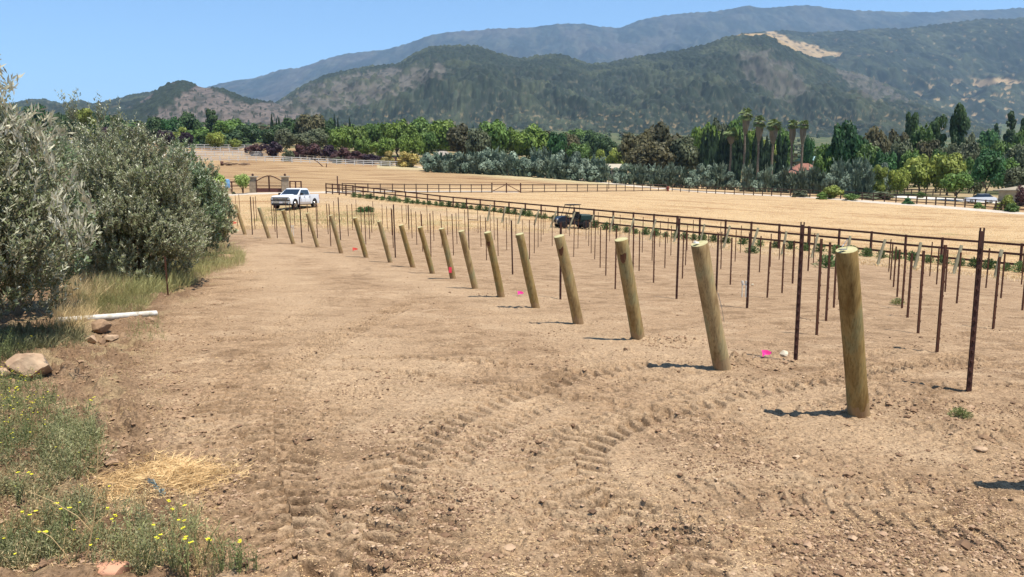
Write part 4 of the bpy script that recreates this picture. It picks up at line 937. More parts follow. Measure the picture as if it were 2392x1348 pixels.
    mb = MB(); mb.tube([(-.25, -.3, 1.89), (-.25, -.42, 1.97)], [.05, .02], 8); mb.build('roof_antenna', M['black'], cab)
    o.rotation_euler = (0, 0, math.atan2(.205, -.98) ); 
    # +y must point to (-.2,-.98)
    o.rotation_euler = (0, 0, math.atan2(.20, -.98))
    return o
TR = truck()

# ------------------------------------------------------------------ utility vehicle
def utv():
    x, y = at(1335, 61); o = empty('utility_vehicle', (x, y, gzb(x, y)), math.radians(108), 'dark green utility cart with roll cage parked beside the brown fence', 'utility vehicle')
    mb = MB(); mb.box((0, 0, .42), (1.15, 2.5, .22)); mb.box((0, .35, .62), (1.3, .7, .2)); mb.build('chassis', M['black'], o)
    mb = MB(); mb.loft([[(-.62, .62, .5), (.62, .62, .5), (.6, .62, 1.02), (-.6, .62, 1.02)], [(-.6, 1.1, .5), (.6, 1.1, .5), (.55, 1.1, .95), (-.55, 1.1, .95)], [(-.5, 1.38, .52), (.5, 1.38, .52), (.45, 1.36, .78), (-.45, 1.36, .78)]]); h = mb.build('hood', M['utvdark'], o, True)
    for s in (-1, 1):
        mb = MB(); mb.tube([(s * .38, 1.36, .74), (s * .38, 1.41, .74)], .09, 10); mb.build('headlight', M['lamp'], h)
    mb = MB(); mb.bar((-.55, 1.46, .45), (.55, 1.46, .45), .06, .06); mb.bar((-.4, 1.46, .45), (-.4, 1.46, .8), .04); mb.bar((.4, 1.46, .45), (.4, 1.46, .8), .04); mb.build('bumper', M['chrome'], o)
    for s in (-1, 1):
        mb = MB(); mb.box((s * .32, -.12, .78), (.52, .52, .16)); mb.box((s * .32, -.38, 1.08), (.52, .14, .52)); mb.build('seat', M['black'], o)
    mb = MB()
    for s in (-1, 1):
        mb.tube([(s * .62, .66, .95), (s * .58, .36, 1.86), (s * .58, -.42, 1.88), (s * .62, -.52, .6)], .028, 8)
    for yy, zz in ((.36, 1.86), (-.42, 1.88), (-.02, 1.87)): mb.tube([(-.58, yy, zz), (.58, yy, zz)], .025, 6)
    mb.build('roll_cage', M['black'], o, True)
    mb = MB(); mb.box((0, -.08, 1.92), (1.24, .95, .05)); mb.build('roof', M['utvdark'], o)
    mb = MB(); mb.tube([(.3, .55, .95), (.3, .3, 1.15)], .02, 6)
    n = 12; mb.tube([(.3 + .16 * math.cos(a), .3 + .05 * math.sin(a), 1.15 + .15 * math.sin(a)) for a in [2 * math.pi * k / n for k in range(n + 1)]], .018, 6); mb.build('steering_wheel', M['black'], o)
    mb = MB(); mb.box((0, -1.02, .70), (1.3, .95, .05)); mb.box((0, -1.0, .60), (1.1, .9, .16))
    for s in (-1, 1): mb.box((s * .64, -1.02, .86), (.05, .95, .32))
    mb.box((0, -1.48, .86), (1.3, .05, .32)); mb.box((0, -.56, .86), (1.3, .05, .32)); b = mb.build('cargo_bed', M['utvgreen'], o)
    tag(b)
    mb = MB(); mb.box((0, -1.02, 1.06), (1.2, .85, .14), taper=.9); mb.build('bed_lid', M['utvbed'], o)
    for s in (-1, 1):
        for yy in (.92, -.98): wheel(o, s * .58, yy, .31, .24, s, 'black')
    mb = MB(); mb.box((0, -1.52, .62), (.7, .05, .08)); mb.build('rear_plate', M['chrome'], o)
utv()

# ------------------------------------------------------------------ small things in the dirt
def flag(px, py, m, lab, w=.13, face=0.3):
    x, y, z = hit(px, py); o = empty('marker_flag', (x, y, z + .015), face, lab, 'flag', 'small marker flags in the vineyard')
    mb = MB(); n = 6; V = []
    for i in range(n + 1):
        for j in range(5):
            u = i / n; v = (j / 4 - .5) * (1 - .92 * u); V.append((w * (u - .5) * 1.1, w * .30 * v + .012 * math.sin(u * 5), .012 + w * (.42 + .85 * v) + .012 * math.sin(u * 6 + j)))
    F = [(i * 5 + j, (i + 1) * 5 + j, (i + 1) * 5 + j + 1, i * 5 + j + 1) for i in range(n) for j in range(4)]
    mb.add(V, F); mb.build('cloth', M[m], o)
    mb = MB(); mb.tube([(w * .5, -.02, -.03), (w * .45, 0, .02), (-w * 1.5, .03, .01)], .0028, 5); mb.build('wire_stem', M['wire'], o)
flag(1790, 838, 'pink', 'bright pink marker flag lying crumpled near the tall steel post', .125)
flag(1216, 692, 'pink', 'pink marker flag fallen on dirt left of the fifth wooden post', .13)
flag(830, 588, 'orange', 'small faded red marker flag between the twelfth and thirteenth wooden posts', .2)
flag(547, 526, 'orange', 'faded red scrap on the ground beside the olive tree', .3)
_bp = []
def rock(px, py, s, m, lab, seed, sink=.25, rz=0, name='rock', group=None, ymin=0):
    import bmesh
    x, y, z = hit(px, py, ymin); rnd = random.Random(seed); bm = bmesh.new(); bmesh.ops.create_icosphere(bm, subdivisions=4, radius=1)
    P = np.array([v.co for v in bm.verts]); pl = []
    for _ in range(15):
        n = np.array([rnd.gauss(0, 1) for _ in range(3)]); n /= np.linalg.norm(n); pl.append((n, rnd.uniform(.55, .86)))
    for n, d in pl:
        q = P @ n; P = P - np.outer(np.clip(q - d, 0, 9) * .96, n)
    P *= (1 + .05 * fbm(P[:, 0] * 2 + seed, P[:, 1] * 2 + P[:, 2], 3, seed))[:, None] * np.array(s)
    for v, p in zip(bm.verts, P): v.co = p
    me = bpy.data.meshes.new(name); bm.to_mesh(me); bm.free(); me.materials.append(M[m]); me.polygons.foreach_set('use_smooth', [True] * len(me.polygons)); me.set_sharp_from_angle(angle=math.radians(22))
    o = link(bpy.data.objects.new(name, me)); o.location = (x, y, z + s[2] * (1 - sink * 2)); o.rotation_euler = (rnd.uniform(-.1, .1), rnd.uniform(-.1, .1), rz)
    return tag(o, lab, 'rock', group)
rock(75, 876, (.27, .20, .15), 'rock', 'largest smooth tan rock among yellow flowers at the left edge', 3, .12)
rock(8, 880, (.10, .09, .06), 'rock', 'small tan rock poking out left of the largest one', 13, .2)
rock(238, 775, (.17, .12, .12), 'rock2', 'upright tan rock leaning against the white pipe', 5, .1, .4)
rock(211, 800, (.12, .08, .07), 'rock', 'flat tan rock at the left of the small pile below the pipe', 6, .15)
rock(256, 798, (.13, .09, .07), 'rock', 'flat tan rock at the right of the small pile below the pipe', 8, .15, .3)
rock(240, 802, (.055, .05, .06), 'rock2', 'small rock wedged between the two flat ones below the pipe', 9, .15)
rock(268, 1345, (.14, .09, .05), 'brick', 'flat terracotta coloured rock at the bottom edge in the weeds', 10, .2, -.2)
rock(1831, 833, (.066, .055, .05), 'whiterock', 'round pale rock beside the pink flag', 11, .1)
rock(1190, 1284, (.045, .035, .018), 'rock', 'small flat tan stone half buried in straw near the bottom', 12, .2)
rock(1717, 840, (.05, .045, .07), 'clod', 'upright dark clod of soil beside the second wooden post', 14, .1)
rock(2105, 937, (.07, .05, .035), 'clod', 'largest soil clod in the heap right of the nearest post', 15, .1)
rock(1464, 826, (.06, .05, .05), 'clod', 'crumbly soil clod alone on the dirt left of the second post', 16, .1)
rock(2290, 1056, (.06, .04, .025), 'rock', 'flat tan stone with dark shadow at the right of the dirt', 17, .1)
rock(527, 608, (.35, .25, .16), 'rock2', 'brown rock in pale grass by the foot of the olive row', 18, .2)
rock(350, 752, (.10, .07, .06), 'rock2', 'small brown rock under the right end of the white pipe', 19, .2)
rock(150, 655 + 30, (.22, .16, .12), 'rock', 'pale rock glimpsed through the nearest olive tree', 21, .1)
def pipe():
    a = Vector(hit(365, 742)); b = Vector(hit(240, 752)); d = b - a; b = a + d * 1.75; z = Vector((0, 0, .075))
    mb = MB(); mb.tube([Vector((0, 0, 0)), b - a], .052, 16); o = mb.build('plastic_pipe', M['pipe'], None, True, a + z); tag(o, 'white plastic pipe lying on the weedy bank by the olive trees', 'pipe')
pipe()
def risers(px, py, h, lab, n=2):
    x, y, z = hit(px, py); o = empty('irrigation_riser', (x, y, z), 0, lab, 'irrigation riser', 'white irrigation risers')
    for i in range(n):
        mb = MB(); mb.tube([(i * .09, 0, -.05), (i * .09, 0, h)], .014, 8); p = mb.build('riser_pipe', M['pipe'], o, True)
        mb = MB(); mb.tube([(i * .09, 0, h), (i * .09, 0, h + .06)], .032, 8); mb.build('cap', M['pipe'], p, True)
    mb = MB(); mb.bar((-.02, 0, h * .93), (.11, 0, h * .93), .02, .03); mb.build('cross_tee', M['pipe'], o)
risers(1733, 695, .34, 'pair of white irrigation risers behind the second nearest wooden post')
risers(682, 551, .5, 'white irrigation riser beside the fifteenth wooden post')
rock(1758, 668, (.04, .035, .035), 'whiterock', 'tiny white stone right of the irrigation risers', 22, 0)
# signpost, red cover, poles
def thinpost(px, py, Y, h, w, lab, m='iron'):
    x, y = at(px, Y); mb = MB(); mb.box((0, 0, h / 2 - .1), (w, w, h + .2)); mb.box((0, 0, h + .01), (w * 1.3, w * 1.3, .04)); tag(mb.build('post', M[m], None, False, (x, y, gzb(x, y))), lab, 'post')
thinpost(789, 440, 101, 2.2, .13, 'tall dark post rising above the left corner of the brown fence')
thinpost(1422, 430, 150, 1.9, .12, 'dark post beyond the far brown fence, in front of the grey hedge')
def cover():
    x, y = at(1560, 150); o = empty('hydrant', (x, y, gzb(x, y)), 0, 'small dark red hydrant at the far end of the dry field', 'hydrant')
    mb = MB(); r = [(0, .28), (.1, .28), (.12, .2), (.7, .2), (.72, .26), (.8, .26), (.95, .14), (1.0, .05)]; mb.tube([(0, 0, a) for a, _ in r], [b for _, b in r], 12); mb.build('body', M['hydrant'], o, True)
    mb = MB(); mb.tube([(-.32, 0, .55), (.32, 0, .55)], .08, 8); mb.build('outlet', M['hydrant'], o, True)
cover()
def logpile():
    x, y = at(552, 196); o = empty('log_pile', (x, y, gzb(x, y)), .1, 'heap of grey dead branches on the brown slope left of centre', 'log pile'); rnd = random.Random(4)
    for i in range(16):
        mb = MB(); a = Vector((rnd.uniform(-3.6, 2), rnd.uniform(-.5, .5), .15 + rnd.uniform(0, .35))); b = a + Vector((rnd.uniform(1.2, 3), rnd.uniform(-.4, .4), rnd.uniform(-.15, .3)))
        mb.tube([a, (a + b) / 2 + Vector((0, 0, rnd.uniform(-.1, .15))), b], [rnd.uniform(.08, .2), .12, .04], 7); mb.build('log', M['log'], o)
    mb = MB(); mb.tube([(-3.9, 0, .5), (-3.2, .1, .55)], [.6, .5], 12); mb.build('stump', M['fence'], o)
logpile()
def deadbranch(px, Y, pts, lab, nm='dead_branch'):
    x, y = at(px, Y); mb = MB(); mb.tube(pts, [.14, .11, .07][:len(pts)] + [.05] * (len(pts) - 3), 7); tag(mb.build(nm, M['fence'], None, True, (x, y, gzb(x, y))), lab, 'branch')
deadbranch(752, 203, [(.3, 0, -.1), (-1.0, 0, 1.1), (-2.0, 0, 1.7), (-3, 0, 2.4)], 'bent dead branch standing against the nearest white fence')
deadbranch(762, 199, [(0, 0, -.1), (.1, 0, .6), (0, 0, 1.1)], 'short dark stump right of the bent dead branch', 'stump')

# ------------------------------------------------------------------ buildings
def house(px, Y, w, d, h, rh, rz, wall, roof, lab, base_dz=0, gable=False, chimney=False, win=3, zabs=None):
    x, y = at(px, Y); z = gzb(x, y) if zabs is None else ztop(zabs, Y); o = empty('house', (x, y, z), rz, lab, 'house')
    mb = MB(); mb.box((0, 0, h / 2 - .5), (w, d, h + 1)); mb.build('wall', M[wall], o)
    e = .6; W, D = w / 2 + e, d / 2 + e; k = 0 if gable else min(W, D) * .9
    mb = MB(); top = [(-W + k, 0, h + rh), (W - k, 0, h + rh)]; lo = [(-W, -D, h), (W, -D, h), (W, D, h), (-W, D, h)]; lo2 = [(a, b, c - .15) for a, b, c in lo]
    mb.add(lo + top + lo2, [(0, 1, 5, 4), (1, 2, 5), (2, 3, 4, 5), (3, 0, 4), (9, 8, 7, 6), (0, 6, 7, 1), (1, 7, 8, 2), (2, 8, 9, 3), (3, 9, 6, 0)]); r = mb.build('roof', M[roof], o)
    if chimney: mb = MB(); mb.box((w * .38, 0, h + rh * .9), (.9, .9, rh + .8)); mb.build('chimney', M['stucco'], r)
    for i in range(win):
        u = (i + .5) / win - .5; mb = MB(); mb.box((u * w * .9, -d / 2 - .04, h * .55), (1.3, .1, 1.2)); f = mb.build('window', M['stonecap'], o)
        mb = MB(); mb.box((u * w * .9, -d / 2 - .10, h * .55), (1.1, .04, 1.0)); mb.build('pane', M['window'], f)
house(1876, 192, 9, 8, 3.4, 2.6, -.15, 'stucco', 'tileroof', 'house with an orange tiled roof and white chimney behind the palms', chimney=True)
house(1900, 260, 8, 9, 6.5, 1.6, .3, 'stucco', 'tealroof', 'pale teal roofed building far behind the orange tiled house', gable=True, win=2)
house(2396, 125, 5, 6, 2.1, .8, .3, 'tanwall', 'tanwall', 'low tan house at the right edge beside the parked car', win=2)
house(1035, 214, 8, 7, 2.2, 2.6, .2, 'tanwall', 'greyroof', 'grey roofed house peeking above the grey-green hedge', win=1)
house(85, 292, 11, 8, 3.2, 1.6, .3, 'redwall', 'darkroof', 'dark red barn with a low roof at the far left', gable=True, win=2)
house(262, 285, 8, 6, 3.0, 1.0, .1, 'redwall', 'greyroof', 'small dark shed among trees behind the olive row', win=1)
house(2290, 330, 16, 9, 4, 2, .1, 'stucco', 'darkroof', 'brown roofed house far behind the tall dark trees', win=3)
house(1420, 200, 6, 5, 2.6, 1.2, .0, 'stucco', 'lattice', 'pale shed half hidden behind the grey-green hedge', gable=True, win=1)
def car(px, Y, rz, lab, m='carpaint'):
    x, y = at(px, Y); o = empty('parked_car', (x, y, gzb(x, y) + .1), rz, lab, 'car')
    mb = MB(); S = [(2.2, .35, .62, .78), (2.0, .25, .78, .86), (1.0, .22, .92, .9), (-1.8, .22, .98, .9), (-2.2, .35, .8, .82)]
    mb.loft([[(-w, yy, a), (w, yy, a), (w, yy, (a + b) / 2), (w * .92, yy, b), (-w * .92, yy, b), (-w, yy, (a + b) / 2)] for yy, a, b, w in S]); b = mb.build('body', M[m], o, True)
    mb = MB(); mb.loft([[(-.8, 1.0, .92), (.8, 1.0, .92), (.8, -1.7, .95), (-.8, -1.7, .95)], [(-.62, .3, 1.42), (.62, .3, 1.42), (.62, -1.1, 1.44), (-.62, -1.1, 1.44)]]); c = mb.build('cabin', M['glass'], o)
    mb = MB(); mb.box((0, -.4, 1.45), (1.22, 1.4, .05)); mb.build('roof', M[m], c)
    for s in (-1, 1):
        for yy in (1.35, -1.35): wheel(o, s * .78, yy, .32, .2, s)
car(2288, 121, 1.3, 'white car parked on gravel under the dark tree at the right')

# ------------------------------------------------------------------ trees
def quads_from(P, A, B):
    """leaf quads: centre P, half vectors A, B (diamond)"""
    n = len(P); V = np.stack([P - A, P - B, P + A, P + B], 1).reshape(-1, 3); F = np.arange(n * 4).reshape(n, 4); return V, F
def unit(r, n):
    v = r.normal(size=(n, 3)); return v / np.linalg.norm(v, axis=1)[:, None]
def crown_mesh(name, seed, lobes, nleaf, size, shape='round', lobe_r=(.22, .42), aspect=1.6):
    """crown in a unit box: x,y in -1..1, z in 0..1, made of leafy lobes with gaps"""
    r = np.random.RandomState(seed); PP = []; NN = []
    for i in range(lobes):
        if shape == 'round':
            d = unit(r, 1)[0]; rad = r.uniform(.35, .78); c = np.array([d[0] * rad, d[1] * rad, .55 + d[2] * rad * .42]); lr = r.uniform(*lobe_r) * (1.1 - .3 * rad)
        elif shape == 'tall':
            z = r.uniform(.12, .82); w = .85 * (1 - .35 * abs(z - .5) * 2); a = r.uniform(0, 6.28); q = r.uniform(.1, .85) * w; c = np.array([math.cos(a) * q, math.sin(a) * q, z]); lr = r.uniform(*lobe_r)
        elif shape == 'column':
            z = (i + .5) / lobes; w = .9 * min(1, (1 - z) * 3.2 + .12) * min(1, .55 + z * 2); a = r.uniform(0, 6.28); c = np.array([math.cos(a) * w * .35, math.sin(a) * w * .35, z * .97]); lr = w * .62
        elif shape == 'cone':
            z = r.uniform(.03, .95); w = (1 - z) * .95 + .05; a = r.uniform(0, 6.28); q = r.uniform(.3, 1) * w * .8; c = np.array([math.cos(a) * q, math.sin(a) * q, z]); lr = r.uniform(.16, .28) * (.5 + w * .6)
        else:  # bush: flat bottom
            a = r.uniform(0, 6.28); q = r.uniform(.0, .75); z = r.uniform(.08, .78) * (1 - .45 * q); c = np.array([math.cos(a) * q, math.sin(a) * q, z]); lr = r.uniform(*lobe_r)
        n = int(nleaf / lobes); u = unit(r, n); u[:, 2] = np.abs(u[:, 2]) * np.where(r.rand(n) < .78, 1, -1)
        rr = lr * (.72 + .36 * r.rand(n))[:, None]; zs = {'column': .12, 'tall': .30, 'cone': .3}.get(shape, .62)
        p = c + u * rr * np.array([1, 1, zs]); PP.append(p); NN.append(u)
    P = np.concatenate(PP); N = np.concatenate(NN); n = len(P); N = N + .55 * unit(r, n); N /= np.linalg.norm(N, axis=1)[:, None]
    T = np.cross(N, unit(r, n)); T /= np.linalg.norm(T, axis=1)[:, None]; B = np.cross(N, T); s = size * (.6 + .8 * r.rand(n))[:, None]
    sc = np.array([1, 1, {'tall': .42, 'cone': .4}.get(shape, .62)])
    V, F = quads_from(P, T * s * sc, B * s / aspect * sc); return np_mesh(name, V, F, [M['t_mid']])
def spiky_mesh(name, seed, nbr, per, size, up=.9):
    """bushy grey conifer: many upswept sprays"""
    r = np.random.RandomState(seed); PP = []; TT = []
    for i in range(nbr):
        a = r.uniform(0, 6.28); z0 = r.uniform(.0, .72); w = (1 - z0 * .75); el = r.uniform(.0, .95); l = r.uniform(.2, .42)
        b = np.array([math.cos(a), math.sin(a), 0]) * w * r.uniform(.1, .62); d = np.array([math.cos(a) * math.cos(el), math.sin(a) * math.cos(el), math.sin(el) * up]); u = np.sort(r.rand(per)) 
        p = b + np.array([0, 0, z0]) + d * (u * l)[:, None] + r.normal(size=(per, 3)) * .035 * (1.25 - u)[:, None]
        p[:, 2] = np.clip(p[:, 2], 0.0, 1.06); PP.append(p); TT.append(np.repeat(d[None], per, 0) + .5 * unit(r, per))
    P = np.concatenate(PP); T = np.concatenate(TT); T /= np.linalg.norm(T, axis=1)[:, None]; n = len(P); B = np.cross(T, unit(r, n)); B /= np.linalg.norm(B, axis=1)[:, None]; s = size * (.6 + .8 * r.rand(n))[:, None]
    V, F = quads_from(P, T * s, B * s * .32); return np_mesh(name, V, F, [M['t_hedge']])
def trunk_mesh(name, seed, r0, h, limbs, spread=.5, top=.75):
    rnd = random.Random(seed); mb = MB(); n = 7; pts = [(0, 0, -.06)]
    for i in range(1, 4): pts.append((rnd.uniform(-.04, .04) * i, rnd.uniform(-.04, .04) * i, h * i / 3))
    mb.tube(pts, [r0 * 1.25, r0, r0 * .8, r0 * .65], n)
    for k in range(limbs):
        a = 6.28 * k / limbs + rnd.uniform(-.4, .4); q = Vector(pts[-1]) * rnd.uniform(.75, 1); e = Vector((math.cos(a) * spread, math.sin(a) * spread, top * rnd.uniform(.85, 1.05)))
        mid = q.lerp(e, .5) + Vector((0, 0, .05)); mb.tube([q, mid, e], [r0 * .55, r0 * .35, r0 * .12], 6)
    return mb.mesh(name, [M['bark']], True)
CM = {}
for i in range(5): CM['round%d' % i] = crown_mesh('crown', 10 + i, 26 + 4 * i, 3400, .075, 'round')
for i in range(3): CM['tall%d' % i] = crown_mesh('crown', 30 + i, 26, 3200, .08, 'tall', (.22, .38))
for i in range(4): CM['bush%d' % i] = crown_mesh('crown', 40 + i, 20, 2200, .085, 'bush', (.22, .36))
for i in range(2): CM['column%d' % i] = crown_mesh('crown', 50 + i, 30, 1500, .16, 'column')
for i in range(2): CM['cone%d' % i] = crown_mesh('crown', 60 + i, 60, 3200, .075, 'cone')
for i in range(5): CM['spiky%d' % i] = spiky_mesh('crown', 70 + i, 110, 18, .11)
TM = {'round': trunk_mesh('trunk', 1, .055, .34, 5, .45, .7), 'tall': trunk_mesh('trunk', 2, .06, .3, 5, .3, .8), 'bush': trunk_mesh('trunk', 3, .05, .12, 5, .4, .4), 'column': trunk_mesh('trunk', 4, .16, .2, 2, .05, .8),
      'cone': trunk_mesh('trunk', 5, .05, .4, 3, .1, .85), 'spiky': trunk_mesh('trunk', 6, .05, .15, 5, .3, .5)}
TR_ = random.Random(77)
def tree(name, kind, px, top_py, wpx, Y, m, label, cat='tree', group=None, clear=0.0, base_py=None, bright=None, dep=1.0):
    """a tree standing at picture column px and distance Y; its height follows from where its top shows"""
    x, y = at(px, Y); z = gzb(x, y) - .1
    h = ztop(top_py, y) - z; w = wpx / FPX * Y / 2
    h = max(h, w * .5)
    o = empty(name, (x, y, z), TR_.uniform(0, 6.28), label, cat, group)
    v = {'round': 5, 'tall': 3, 'bush': 4, 'column': 2, 'cone': 2, 'spiky': 5}[kind]
    c = bpy.data.objects.new('crown', CM[kind + str(TR_.randrange(v))]); link(c, o); c.scale = (w, w * dep, h * (1 - clear) / 1.0); c.location = (0, 0, h * clear)
    c.material_slots[0].link = 'OBJECT'; c.material_slots[0].material = M[m]; c.rotation_euler = (0, 0, 0)
    t = bpy.data.objects.new('trunk', TM[kind]); link(t, o); t.scale = (w * .9 if kind != 'column' else w, w * .9 if kind != 'column' else w, h * (1 if not clear else min(1, clear + .45) / .9))
    return o
T = tree
# far left, on the rise behind the olives
T('shade_tree', 'round', 28, 262, 56, 300, 't_mid', 'green tree at the far left edge beyond the dark red barn')
T('shade_tree', 'round', 92, 244, 70, 330, 't_deep', 'deep green tree standing behind the dark red barn')
T('shade_tree', 'round', 140, 258, 60, 320, 't_dark', 'dark tree right of the dark red barn')
T('shade_tree', 'tall', 203, 240, 58, 250, 't_yellow', 'bright yellow-green tree rising above the olive tree')
T('shade_tree', 'round', 172, 255, 50, 300, 't_dark', 'dark tree just left of the bright yellow-green tree above the olives')
T('shade_tree', 'round', 235, 258, 50, 300, 't_deep', 'dark tree just right of the bright yellow-green tree above the olives')
T('shade_tree', 'round', 268, 268, 60, 310, 't_dark', 'low dark tree behind the small dark shed')
T('plum_tree', 'round', 246, 292, 42, 240, 't_plum', 'purple-leaved tree in front of the small dark shed')
T('plum_tree', 'round', 318, 300, 36, 240, 't_plum', 'purple-leaved tree just above the tallest olive shoots')
T('shade_tree', 'bush', 285, 298, 60, 250, 't_yellow', 'yellow-green bush between two purple trees above the olives', 'bush')
T('shade_tree', 'bush', 335, 285, 75, 285, 't_olive', 'pale olive-green bush left of the round dark oaks', 'bush')
T('oak_tree', 'round', 367, 268, 56, 320, 't_dark', 'round dark oak, leftmost of those beyond the two purple trees')
T('oak_tree', 'round', 402, 270, 50, 315, 't_deep', 'round dark oak directly above the left purple tree')
T('oak_tree', 'round', 442, 262, 62, 320, 't_dark', 'wide dark oak above the right purple tree')
T('tall_tree', 'tall', 498, 246, 40, 330, 't_dark', 'tall dark tree standing above the others left of centre')
T('shade_tree', 'round', 535, 274, 80, 320, 't_mid', 'broad mid-green tree right of the tall dark tree')
T('shade_tree', 'round', 575, 288, 70, 310, 't_dark', 'dark tree at the right end of the oak group on the slope')
T('shade_tree', 'bush', 462, 290, 80, 300, 't_mid', 'wide green bush below the dark oaks, behind the yellow-green tree', 'bush')
T('shade_tree', 'bush', 400, 296, 120, 305, 't_olive', 'low grey-green thicket on the slope above the paddock', 'bush')
T('shade_tree', 'bush', 540, 298, 100, 300, 't_dark', 'dark thicket right of the bright yellow-green tree', 'bush')
T('shade_tree', 'bush', 425, 290, 50, 298, 't_yellow', 'small yellow-green bush among the dark oaks', 'bush')
T('shade_tree', 'round', 503, 306, 46, 285, 't_yellow', 'bright yellow-green round tree by the farthest white fence')
T('shade_tree', 'bush', 552, 318, 36, 285, 't_yellow', 'small yellow-green bush right of the bright round tree', 'bush')
T('plum_tree', 'round', 390, 303, 46, 262, 't_plum', 'left of two dark purple trees on the paddock', clear=.25)
T('plum_tree', 'round', 436, 308, 36, 260, 't_plum', 'right of two dark purple trees on the paddock', clear=.25)
for k in range(9): T('hedge_bush', 'bush', 440 + k * 15, 321, 22, 293, 't_dark', 'clipped dark hedge bush along the top of the white-fenced paddock', 'bush', 'clipped hedge above the paddock')
# cypresses and oaks left of centre
for px, ty in ((637, 270), (648, 280), (654, 276), (674, 284), (783, 270), (791, 278), (818, 276), (826, 290), (722, 290), (706, 282)):
    T('cypress_tree', 'column', px, ty, 9, 330, 't_cyp', 'thin dark cypress, one of the scattered ones left of centre below the grey-brown hill', group='scattered thin cypresses')
T('oak_tree', 'round', 725, 261, 76, 325, 't_brown', 'big dark spreading oak between the scattered cypresses')
T('oak_tree', 'round', 683, 270, 60, 330, 't_dark', 'dark oak left of the big spreading one between the cypresses')
T('oak_tree', 'round', 766, 270, 50, 328, 't_dark', 'dark oak right of the big spreading one between the cypresses')
T('oak_tree', 'round', 650, 292, 80, 310, 't_dark', 'low dark oak below the leftmost thin cypresses')
T('grey_tree', 'round', 668, 300, 60, 275, 't_olive', 'grey-green tree behind the ball-shaped bush')
T('grey_tree', 'round', 715, 305, 60, 280, 't_olive', 'grey-green tree behind the reddish bushes at left')
T('grey_tree', 'round', 745, 300, 60, 285, 't_olive', 'pale spiky grey-green tree behind the reddish bushes')
g = [(795, 298, 70, 262, 't_bright', 'bright green tree behind the reddish bushes, leftmost of the bright ones'), (832, 290, 64, 275, 't_bright', 'second bright green tree from the left behind the reddish bushes'),
     (870, 284, 80, 300, 't_mid', 'mid-green tree behind the bright green trees left of centre'), (928, 276, 86, 270, 't_bright', 'tallest bright green tree left of centre'),
     (850, 320, 50, 245, 't_bright', 'low bright green tree just above the dark red bushes'), (898, 315, 70, 240, 't_bright', 'low bright green tree above the yellow-tan bushes'),
     (950, 310, 46, 238, 't_bright', 'narrow bright green tree behind the yellow-tan bushes'), (975, 308, 40, 240, 't_bright', 'narrow bright green tree left of the grey hedge'),
     (985, 274, 80, 300, 't_mid', 'mid-green tree right of the tallest bright green one'), (1030, 274, 80, 290, 't_bright', 'bright green tree in the middle of the tree line'),
     (1000, 300, 60, 255, 't_mid', 'green tree above the left end of the grey hedge'), (1080, 282, 90, 255, 't_brown', 'brownish olive tree above the grey hedge'),
     (1150, 270, 96, 250, 't_mid', 'large round green tree rising above the grey hedge'), (1205, 290, 70, 262, 't_bright', 'green tree right of the large round one above the hedge'),
     (1245, 292, 90, 255, 't_bright', 'wide yellowish-green tree behind the grey hedge'), (1300, 302, 50, 240, 't_deep', 'dark pointed green tree behind the grey hedge'),
     (1330, 306, 60, 250, 't_brown', 'brownish tree behind the grey hedge, right of the dark pointed one'), (1270, 300, 60, 262, 't_brown', 'brownish crown behind the wide yellowish-green tree'),
     (1350, 330, 60, 230, 't_mid', 'low green tree behind the right half of the grey hedge')]
for i, a in enumerate(g): T('shade_tree', 'round', *a, clear=.05)
T('grey_tree', 'round', 1115, 300, 70, 235, 't_olive', 'grey-green tree between the brownish and the large round tree')
for i, (px, ty, w, Y, m) in enumerate([(598, 330, 50, 240, 't_red'), (640, 322, 60, 238, 't_plum'), (700, 330, 40, 236, 't_red'), (730, 326, 66, 234, 't_red'), (770, 334, 60, 232, 't_plum'), (800, 340, 60, 230, 't_red'), (835, 348, 60, 228, 't_red'), (870, 354, 56, 226, 't_plum'), (905, 360, 50, 224, 't_red'), (935, 364, 40, 222, 't_red')]):
    T('red_leaved_bush', 'bush', px, ty, w, Y, m, 'dark reddish-leaved bush, %s from the left of the reddish row above the white fence' % NTH[i], 'bush', 'reddish bushes in a row')
T('tan_bush', 'bush', 905, 344, 44, 219, 't_tan', 'yellow-tan bush left of its wider twin by the reddish bushes', 'bush')
T('tan_bush', 'bush', 955, 348, 62, 216, 't_tan', 'widest yellow-tan bush at the left end of the grey hedge', 'bush')
T('ball_bush', 'bush', 673, 342, 32, 219, 't_olive', 'ball-shaped grey-green bush above the nearest white fence', 'bush')
T('low_bush', 'bush', 785, 364, 34, 222, 't_olive', 'low green bush in front of the reddish row', 'bush')
T('shade_tree', 'round', 1380, 305, 60, 330, 't_dark', 'dark tree in the distance above the gap in the grey hedge')
T('shade_tree', 'round', 1415, 318, 60, 320, 't_dark', 'dark tree in the distance left of the big brown tree')
T('shade_tree', 'round', 1345, 300, 80, 420, 't_mid', 'distant green tree in the valley left of the big brown tree')
T('tan_bush', 'bush', 1398, 340, 50, 215, 't_yellow', 'sunlit yellow bush behind the grey hedge near the middle', 'bush')
T('shade_tree', 'bush', 1440, 330, 50, 225, 't_yellow', 'yellow-green bush at the left foot of the big brown tree', 'bush')
T('oak_tree', 'round', 1478, 303, 80, 212, 't_brown', 'left part-sized brown oak beside the biggest brown oak')
T('oak_tree', 'round', 1545, 276, 140, 215, 't_brown', 'biggest brown-green oak in the middle distance')
T('oak_tree', 'round', 1598, 318, 80, 208, 't_olive', 'grey-olive tree at the right foot of the biggest brown oak')
T('oak_tree', 'round', 1520, 330, 120, 206, 't_brown', 'low brown tree in front of the biggest brown oak')
